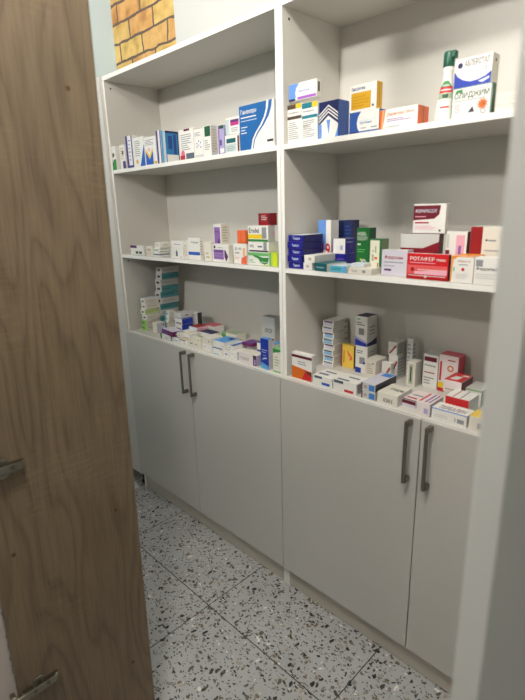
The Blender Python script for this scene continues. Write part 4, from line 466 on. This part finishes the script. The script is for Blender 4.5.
 ('tall white and blue box with a navy top, upper of the two stacked', 'medicine boxes on the worktop, right cabinet', (1.1528, 0.183, 0.9314, 0.0, 0.0449, 0.0589, 0.0988), 'white', 'palegrey', 'navy4', (('p', 'F', 'blue4', ((0, 0), (1, 0), (1, 0.1), (0.5, 0.16), (0, 0.24))), ('p', 'F', 'lav', ((0, 0.24), (0.5, 0.16), (1, 0.1), (1, 0.16), (0.5, 0.24), (0, 0.32))), ('p', 'R', 'navy4', ((0, 0), (1, 0), (1, 0.24), (0.5, 0.14), (0, 0.1))), ('r', 'F', 0.3, 0.38, 0.75, 0.6, 'grey'), ('l', 'F', 0.12, 0.68, 0.85, 0.82, 2, 'slate'), ('r', 'F', 0.12, 0.88, 0.4, 0.92, 'green3'), ('l', 'R', 0.2, 0.35, 0.8, 0.7, 3, 'grey'))),
 ('cream white box standing askew before the tall blue and white pair', 'medicine boxes on the worktop, right cabinet', (1.2182, 0.145, 0.8385, 0.0, 0.0393, 0.0646, 0.0661), 'offwhite', 'rosewhite', None, (('l', 'F', 0.2, 0.3, 0.8, 0.85, 5, 'tan'), ('c', 'F', 0.75, 0.85, 0.06, 'dgrey'))),
 ('flat white box with a blue pill patch, first lying box from the partition', 'medicine boxes on the worktop, right cabinet', (1.1201, 0.004, 0.8385, 0.0, 0.0746, 0.075, 0.03), 'white', None, None, (('p', 'F', 'blue', ((0.48, 0.12), (0.9, 0.12), (0.9, 0.4), (0.48, 0.4))), ('r', 'F', 0.1, 0.72, 0.5, 0.98, 'slate'), ('r', 'T', 0.1, 0.25, 0.6, 0.4, 'slate'), ('r', 'T', 0.2, 0.6, 0.75, 0.72, 'slate'))),
 ('flat white box with a red pill patch, second lying box from the partition', 'medicine boxes on the worktop, right cabinet', (1.1992, 0.004, 0.8385, 0.0, 0.0842, 0.07, 0.034), 'white', None, None, (('p', 'F', 'red5', ((0.5, 0.06), (0.88, 0.06), (0.88, 0.3), (0.5, 0.3))), ('r', 'F', 0.05, 0.72, 0.45, 0.98, 'slate'), ('r', 'T', 0.1, 0.1, 0.6, 0.25, 'slate'), ('r', 'T', 0.35, 0.55, 0.8, 0.68, 'slate'), ('r', 'R', 0.1, 0.1, 0.5, 0.9, 'grey'))),
 ('flat grey white box with blue end square, lower of the two', 'medicine boxes on the worktop, right cabinet', (1.3006, 0.004, 0.8385, 0.0, 0.0469, 0.115, 0.0235), 'palegrey', 'palegrey', 'palelav', (('r', 'F', 0, 0, 0.1, 1, 'maroon'), ('r', 'F', 0.55, 0.1, 0.95, 0.85, 'blue5'), ('l', 'F', 0.2, 0.3, 0.5, 0.7, 2, 'plum'), ('r', 'T', 0.3, 0.7, 0.95, 0.95, 'blue5'))),
 ('flat grey white box with blue end square, upper of the two', 'medicine boxes on the worktop, right cabinet', (1.2998, 0.004, 0.8629, 0.0, 0.0467, 0.115, 0.0235), 'palegrey', 'dgrey', 'palelav', (('r', 'F', 0, 0, 0.1, 1, 'maroon'), ('r', 'F', 0.55, 0.1, 0.95, 0.85, 'blue5'), ('l', 'F', 0.2, 0.3, 0.5, 0.7, 2, 'plum'), ('r', 'T', 0.3, 0.7, 0.95, 0.95, 'blue5'))),  # dark grey sides: shadow along this box painted as its colour
 ('flat off white box with bold green lettering on its top', 'medicine boxes on the worktop, right cabinet', (1.354, 0.004, 0.8385, 0.0, 0.0629, 0.08, 0.033), 'offwhite', 'palegrey', None, (('t', 'F', 0.3, 0.2, 0.45, 0.35, 'dgrey', '0301'), ('t', 'T', 0.3, 0.35, 0.65, 0.3, 'dgreen', 'Меверин'))),
 ('white box with orange diagonal lines, lower of the stacked pair', 'medicine boxes on the worktop, right cabinet', (1.2703, 0.2, 0.8385, 0.0, 0.0312, 0.049, 0.078), 'white', 'palegrey', None, (('p', 'F', 'orange3', ((0.05, 0.1), (0.2, 0.1), (0.95, 0.8), (0.8, 0.8))), ('p', 'F', 'indigo', ((0.2, 0.1), (0.3, 0.1), (0.95, 0.7), (0.95, 0.8))), ('l', 'R', 0.1, 0.1, 0.9, 0.9, 6, 'grey'))),
 ('white box with orange diagonal lines, upper of the stacked pair', 'medicine boxes on the worktop, right cabinet', (1.2662, 0.2, 0.9174, 0.0, 0.0308, 0.0484, 0.0415), 'white', 'palegrey', None, (('p', 'F', 'orange3', ((0.05, 0.1), (0.2, 0.1), (0.95, 0.8), (0.8, 0.8))), ('p', 'F', 'indigo', ((0.2, 0.1), (0.3, 0.1), (0.95, 0.7), (0.95, 0.8))), ('l', 'R', 0.1, 0.1, 0.9, 0.9, 6, 'grey'))),
 ('grey white box with faint print, standing behind the pair with orange lines', 'medicine boxes on the worktop, right cabinet', (1.3315, 0.2, 0.8385, 0.0, 0.0181, 0.03, 0.1427), 'palegrey', 'palegrey', None, (('l', 'F', 0.1, 0.1, 0.9, 0.9, 9, 'grey'), ('l', 'R', 0.1, 0.1, 0.9, 0.9, 9, 'grey'))),
 ('small white box with orange diagonal lines, standing alone in front of the pair', 'medicine boxes on the worktop, right cabinet', (1.2674, 0.165, 0.8385, 0.0, 0.0315, 0.0178, 0.0614), 'white', 'palegrey', None, (('p', 'F', 'orange3', ((0.05, 0.1), (0.2, 0.1), (0.95, 0.8), (0.8, 0.8))), ('p', 'F', 'indigo', ((0.2, 0.1), (0.3, 0.1), (0.95, 0.7), (0.95, 0.8))))),
 ('pale sage and white box with vertical lettering, left of the maroon and white box', 'medicine boxes on the worktop, right cabinet', (1.3482, 0.175, 0.8385, 0.0, 0.028, 0.0397, 0.0782), 'offwhite', 'palegrey', None, (('r', 'F', 0.25, 0.1, 0.7, 0.9, 'sage3'), ('r', 'F', 0.4, 0.2, 0.55, 0.8, 'dgrey'))),
 ('upright white box with a maroon band on top of its front', 'medicine boxes on the worktop, right cabinet', (1.3872, 0.2, 0.8385, 0.0, 0.0461, 0.045, 0.1042), 'white', None, 'palegrey', (('r', 'F', 0.06, 0.8, 0.9, 0.93, 'maroon2'), ('t', 'F', 0.1, 0.64, 0.75, 0.07, 'dgrey', 'Мебикар'), ('r', 'F', 0.1, 0.45, 0.8, 0.48, 'crimson'), ('l', 'F', 0.1, 0.1, 0.8, 0.35, 3, 'grey'))),
 ('pink and white box with an orange sun emblem, behind the red topped boxes', 'medicine boxes on the worktop, right cabinet', (1.4367, 0.198, 0.8385, 0.0, 0.0565, 0.0471, 0.1127), 'rosewhite', 'rose2', 'rose2', (('c', 'F', 0.62, 0.66, 0.17, 'orange3'), ('c', 'F', 0.62, 0.66, 0.1, 'rosewhite'), ('r', 'F', 0.06, 0.3, 0.16, 0.82, 'red5'), ('p', 'F', 'yellow', ((0, 0.1), (0.4, 0.12), (0.4, 0.26), (0, 0.24))), ('r', 'F', 0, 0, 0.5, 0.1, 'red5'), ('r', 'F', 0.45, 0.86, 0.85, 0.89, 'crimson'))),
 ('white box with a beige stripe, lower of the pair topped with red', 'medicine boxes on the worktop, right cabinet', (1.49, 0.125, 0.8385, 0.0, 0.0493, 0.065, 0.034), 'offwhite', 'dgrey', None, (('l', 'F', 0.2, 0.3, 0.8, 0.7, 2, 'tan'),)),
 ('white sided box with red top, behind the red edged box', 'medicine boxes on the worktop, right cabinet', (1.489, 0.12, 0.8734, 0.0, 0.05, 0.075, 0.034), 'rosewhite', 'maroon', 'red5', (('r', 'F', 0.1, 0.2, 0.8, 0.3, 'tan'), ('p', 'T', 'white', ((0.2, 0.2), (0.6, 0.2), (0.7, 0.6), (0.3, 0.6))), ('p', 'T', 'white', ((0.5, 0.7), (0.9, 0.7), (0.9, 0.85), (0.6, 0.85))))),
 ('white and teal edged box lying right of the red topped pair', 'medicine boxes on the worktop, right cabinet', (1.539, 0.15, 0.8385, 0.0, 0.043, 0.07, 0.048), 'white', 'dteal', 'palegrey', (('l', 'F', 0.1, 0.3, 0.8, 0.7, 2, 'sage'), ('r', 'F', 0.0, 0.88, 1, 1, 'sage'))),
 ('pale teal box at the far right behind the door edge', 'medicine boxes on the worktop, right cabinet', (1.5953, 0.15, 0.8385, 0.0, 0.06, 0.05, 0.07), 'white', None, None, (('r', 'F', 0, 0.2, 0.5, 0.6, 'cyan'),)),
 ('flat white box with maroon edge stripe and lined top, near the front', 'medicine boxes on the worktop, right cabinet', (1.4148, 0.03, 0.8385, -2.0, 0.0435, 0.085, 0.02), 'palelav', None, 'rosewhite', (('r', 'F', 0, 0.45, 1, 0.95, 'maroon'), ('r', 'T', 0.1, 0.2, 0.8, 0.3, 'crimson'), ('r', 'T', 0.2, 0.5, 0.9, 0.6, 'grey'), ('r', 'T', 0, 0, 1, 0.08, 'maroon'))),
 ('white box with red and violet stripes across its top, in front', 'medicine boxes on the worktop, right cabinet', (1.4743, 0.002, 0.8385, 0.0, 0.0376, 0.075, 0.036), 'rosewhite', 'palelav', None, (('r', 'T', 0.05, 0.1, 0.2, 0.95, 'red5'), ('r', 'T', 0.45, 0.1, 0.6, 0.95, 'violet'), ('r', 'T', 0.75, 0.1, 0.85, 0.95, 'plum'), ('r', 'F', 0.55, 0.2, 0.85, 0.6, 'lav'), ('l', 'F', 0.1, 0.3, 0.4, 0.6, 2, 'palelav'))),
 ('flat white box with bold dark lettering on its top, in front', 'medicine boxes on the worktop, right cabinet', (1.5163, 0.002, 0.8385, 0.0, 0.0911, 0.046, 0.032), 'white', None, 'white', (('t', 'F', 0.66, 0.25, 0.04, 0.3, 'dgrey', '3'), ('l', 'F', 0.08, 0.25, 0.55, 0.55, 2, 'palegrey'), ('r', 'F', 0.74, 0.2, 0.93, 0.55, 'grey'), ('t', 'T', 0.15, 0.1, 0.75, 0.5, 'navy', 'ТЕРБАЛИН'), ('r', 'F', 0, 0.9, 1, 1, 'lblue'))),
 ('white box with a red front edge, lying behind the dark lettered flat box', 'medicine boxes on the worktop, right cabinet', (1.5256, 0.056, 0.8385, 0.0, 0.0625, 0.062, 0.05), 'white', 'palegrey', 'white', (('r', 'F', 0, 0.45, 1, 1, 'red5'), ('r', 'F', 0.1, 0.1, 0.9, 0.3, 'palegrey'), ('r', 'T', 0.28, 0, 0.33, 1, 'crimson'), ('r', 'T', 0.6, 0, 0.64, 1, 'plum'))),
 ('white box with a yellow top, at the right end of the worktop', 'medicine boxes on the worktop, right cabinet', (1.6123, 0.002, 0.8385, 0.0, 0.06, 0.05, 0.036), 'offwhite', None, 'yellow4', (('r', 'F', 0.35, 0.2, 0.6, 0.6, 'grey'),)),
]
# ------------------------------------------------------------------ printed cartons
PAL = dict(white=(240,238,232), offwhite=(232,227,214), cream=(238,234,214), pale=(214,224,232), palegrey=(208,208,204), palelav=(214,210,222), paleteal=(196,214,214),
 rosewhite=(240,228,226), grey=(150,152,156), dgrey=(58,58,64), slate=(84,98,112), tan=(196,178,152), olive=(104,96,44), brown=(84,68,52), brown2=(166,92,36), brown3=(158,66,40),
 green=(52,140,62), green2=(60,150,80), green3=(112,190,110), green4=(26,112,46), green5=(150,214,90), dgreen=(14,78,46), dgreen2=(26,96,62), sage=(158,184,140), sage2=(120,140,108), sage3=(176,190,158), lime=(196,222,70), lime2=(206,224,150),
 purple=(84,56,130), purple2=(168,96,196), plum=(96,44,104), plum2=(112,32,92), violet=(148,104,180), violet2=(110,62,140), lav=(178,170,210), indigo=(58,48,128), magenta=(196,48,132),
 pink=(222,110,140), pinky=(240,178,196), rose=(204,96,110), rose2=(216,74,96), crimson=(176,22,52), crimson2=(136,16,36), red=(212,24,34), red3=(150,22,26), red4=(170,16,24), red5=(204,34,40), maroon=(96,16,32), maroon2=(112,20,40), salmon=(232,96,96), salmon2=(244,190,186),
 orange=(232,106,22), orange2=(240,150,50), orange3=(222,110,30), coral=(238,112,72), peach=(248,180,130), amber=(250,196,30), gold=(226,178,40), yellow=(246,206,30), yellow2=(226,228,30), yellow3=(222,196,90), yellow4=(240,204,84), mustard=(216,164,28), mustard2=(200,146,20),
 blue=(30,92,190), blue2=(22,98,168), blue3=(44,86,164), blue4=(24,56,168), blue5=(62,130,206), lblue=(104,152,226), lblue2=(110,156,222), sky=(96,176,226), sky2=(90,160,226), sky3=(146,190,220), cyan=(96,190,214), navy=(20,28,84), navyblue=(24,66,140), navy2=(22,24,140), navy3=(22,26,96), navy4=(34,44,90), teal=(20,122,140), teal2=(84,160,166), teal3=(96,170,176), teal_blue=(40,128,186), dteal=(10,92,98), dteal2=(24,104,108))
def pm(name):
    return mat('print_'+name, PAL[name], .42)
TXT = {}
def text_geo(s):
    if s in TXT: return TXT[s]
    cu = bpy.data.curves.new('t', 'FONT'); cu.body = s; cu.resolution_u = 2; cu.size = 1; cu.offset = .014
    o = bpy.data.objects.new('t', cu); col.objects.link(o)
    bpy.context.view_layer.update()
    me = bpy.data.meshes.new_from_object(o.evaluated_get(bpy.context.evaluated_depsgraph_get()))
    vs_ = [v.co.copy() for v in me.vertices]; fs = [tuple(p.vertices) for p in me.polygons]
    bpy.data.objects.remove(o); bpy.data.curves.remove(cu); bpy.data.meshes.remove(me)
    if not vs_: TXT[s] = ([], []); return TXT[s]
    x0 = min(v.x for v in vs_); x1 = max(v.x for v in vs_); y0 = min(v.y for v in vs_); y1 = max(v.y for v in vs_)
    TXT[s] = ([((v.x-x0)/(x1-x0), (v.y-y0)/(y1-y0)) for v in vs_], fs)
    return TXT[s]
def carton_mesh(w, d, h, c, s, t, gfx, rng):
    mats = []
    def mi(n):
        if n not in mats: mats.append(n)
        return mats.index(n)
    bm = bmesh.new()
    s = s or c; t = t or c
    fs = bx(bm, 0, w, 0, d, 0, h, mi(c))
    fs[1].material_index = mi(t); fs[3].material_index = mi(s); fs[5].material_index = mi(s)
    bmesh.ops.bevel(bm, geom=bm.edges[:], offset=.0005, segments=1, affect='EDGES')
    # tuck flap seams at the ends
    FR = {'F': (Vector((0,0,0)), Vector((w,0,0)), Vector((0,0,h)), Vector((0,-1,0))),
          'R': (Vector((w,0,0)), Vector((0,d,0)), Vector((0,0,h)), Vector((1,0,0))),
          'T': (Vector((0,0,h)), Vector((w,0,0)), Vector((0,d,0)), Vector((0,0,1)))}
    lay = {'F': 0, 'R': 0, 'T': 0}
    def pt(f, u, v, k):
        o, a, b, n = FR[f]
        eu = .0004/a.length; ev = .0004/b.length
        u = min(max(u, eu), 1-eu); v = min(max(v, ev), 1-ev)
        return o+a*u+b*v+n*(.00012+k*.00005)
    def poly(f, pts, name):
        lay[f] += 1; k = lay[f]
        face = bm.faces.new([bm.verts.new(pt(f, u, v, k)) for u, v in pts])
        face.material_index = mi(name)
    def circ(f, u, v, r, name, n=16):
        o, a, b, nn = FR[f]; A = a.length; Bq = b.length; R = r*min(A, Bq) if min(A, Bq) > 0 else 0
        poly(f, [(u+R*math.cos(i*2*math.pi/n)/A, v+R*math.sin(i*2*math.pi/n)/Bq) for i in range(n)], name)
    for q in gfx:
        k = q[0]; f = q[1]
        if k == 'r':
            _, _, a, b, c2, d2, n = q; poly(f, [(a, b), (c2, b), (c2, d2), (a, d2)], n)
        elif k == 'l':
            _, _, a, b, c2, d2, n, name = q
            step = (d2-b)/max(n, 1)
            for i in range(n):
                e = a+(c2-a)*(.55+.45*rng.random()); y = b+step*(i+.3)
                poly(f, [(a, y), (e, y), (e, y+step*.38), (a, y+step*.38)], name); lay[f] -= 1
        elif k == 'p': poly(f, q[3], q[2])
        elif k == 'c': circ(f, q[2], q[3], q[4], q[5])
        elif k == 'q':
            a = list(q[3]); b = list(q[4])
            da = (a[-1][0]-b[0][0])**2+(a[-1][1]-b[0][1])**2; db = (a[-1][0]-b[-1][0])**2+(a[-1][1]-b[-1][1])**2
            poly(f, a+(b if da < db else b[::-1]), q[2])
        elif k == 's':
            o, A, Bv, nn = FR[f]; R = q[4]*min(A.length, Bv.length)*1.25; n = 22
            poly(f, [(q[2]+(R if i % 2 else R*.55)*math.cos(i*2*math.pi/n)/A.length, q[3]+(R if i % 2 else R*.55)*math.sin(i*2*math.pi/n)/Bv.length) for i in range(n)], q[5])
        elif k == 't':
            _, _, a, b, tw, th, name, s_ = q
            vv, ff = text_geo(s_); lay[f] += 1; kk = lay[f]; m_ = mi(name)
            bv = [bm.verts.new(pt(f, a+tw*u, b+th*v, kk)) for u, v in vv]
            for fc in ff:
                try: bm.faces.new([bv[i] for i in fc]).material_index = m_
                except ValueError: pass
    return bm, [pm(n) for n in mats]
rng = random.Random(3)
for label, group, (x, y, z, rot, bw, bd, bh), c, s, t, gfx in BOXES:
    bm, ms = carton_mesh(bw, bd, bh, c, s, t, gfx, rng)
    o = obj('medicine_box', bm, ms, None, (x, y, z+.0002), math.radians(rot))
    tag(o, label, 'medicine box', group)

# ------------------------------------------------------------------ spray bottle
b_ = empty('plastic_bottle', (1.479, .034, 1.548), 'white plastic bottle with a dark green cap on the top shelf', 'bottle')
prof = [(.000, .0225, .0150), (.002, .0245, .0165), (.012, .0240, .0165), (.030, .0215, .0160), (.050, .0180, .0150), (.066, .0150, .0135), (.080, .0120, .0115), (.092, .0100, .0100), (.100, .0100, .0100), (.106, .0118, .0112), (.110, .0112, .0108), (.111, .004, .004)]
def loft(bm, prof, a0=0, a1=2*math.pi, n=32, off=0, mi=0, sh=lambda z: 0):
    rings = []; full = abs(a1-a0-2*math.pi) < 1e-6
    for z, rx, ry in prof:
        rings.append([bm.verts.new(((rx+off)*math.cos(a0+(a1-a0)*i/n)+sh(z), (ry+off)*math.sin(a0+(a1-a0)*i/n), z)) for i in range(n if full else n+1)])
    for a, b in zip(rings, rings[1:]):
        m = len(a)
        for i in range(m if full else m-1):
            f = bm.faces.new((a[i], a[(i+1) % m], b[(i+1) % m], b[i])); f.smooth = True; f.material_index = mi
    return rings
lean = lambda z: .015*z
bm = bmesh.new(); rg_ = loft(bm, prof, sh=lean); bm.faces.new(rg_[0][::-1]); bm.faces.new(rg_[-1]); obj('bottle_body', bm, mat('white_bottle_plastic', (240, 238, 230), .3), b_)
bm = bmesh.new(); rg_ = loft(bm, [(.1105, .0118, .0112), (.112, .0122, .0115), (.138, .0118, .0112), (.141, .0105, .0100)], sh=lean, n=28); bm.faces.new(rg_[0][::-1]); bm.faces.new(rg_[-1])
bx(bm, .008, .0185, -.008, .008, .126, .1415, 0, .002)
obj('bottle_cap', bm, mat('dark_green_cap', (18, 88, 66), .35), b_)
def seg(z):
    for (a, b) in zip(prof, prof[1:]):
        if a[0] <= z <= b[0]:
            t = (z-a[0])/(b[0]-a[0]); return (z, a[1]+(b[1]-a[1])*t, a[2]+(b[2]-a[2])*t)
def decal(bm, z0, z1, h0, h1, mi, off, n=10):
    rows = []
    for i in range(n+1):
        z = z0+(z1-z0)*i/n; _, rx, ry = seg(z); hw = h0+(h1-h0)*i/n
        rows.append([bm.verts.new(((rx+off)*math.cos(a)+lean(z), (ry+off)*math.sin(a), z)) for a in [(-math.pi/2+.25)+hw*(j/8*2-1) for j in range(9)]])
    for a, b in zip(rows, rows[1:]):
        for j in range(8):
            f = bm.faces.new((a[j], a[j+1], b[j+1], b[j])); f.material_index = mi; f.smooth = True
bm = bmesh.new()
decal(bm, .070, .082, 1.05, .35, 0, .0004); decal(bm, .058, .070, 1.1, 1.05, 1, .0004); decal(bm, .046, .058, 1.0, 1.1, 2, .0004); decal(bm, .047, .055, .3, .4, 3, .0008, 4)
decal(bm, .072, .074, .6, .6, 4, .0008, 2); decal(bm, .0625, .065, .8, .8, 4, .0008, 2); decal(bm, .027, .030, .45, .45, 1, .0006, 3)
obj('bottle_label', bm, [pm('green'), pm('red'), pm('sage3'), pm('dgreen'), pm('pale')], b_)
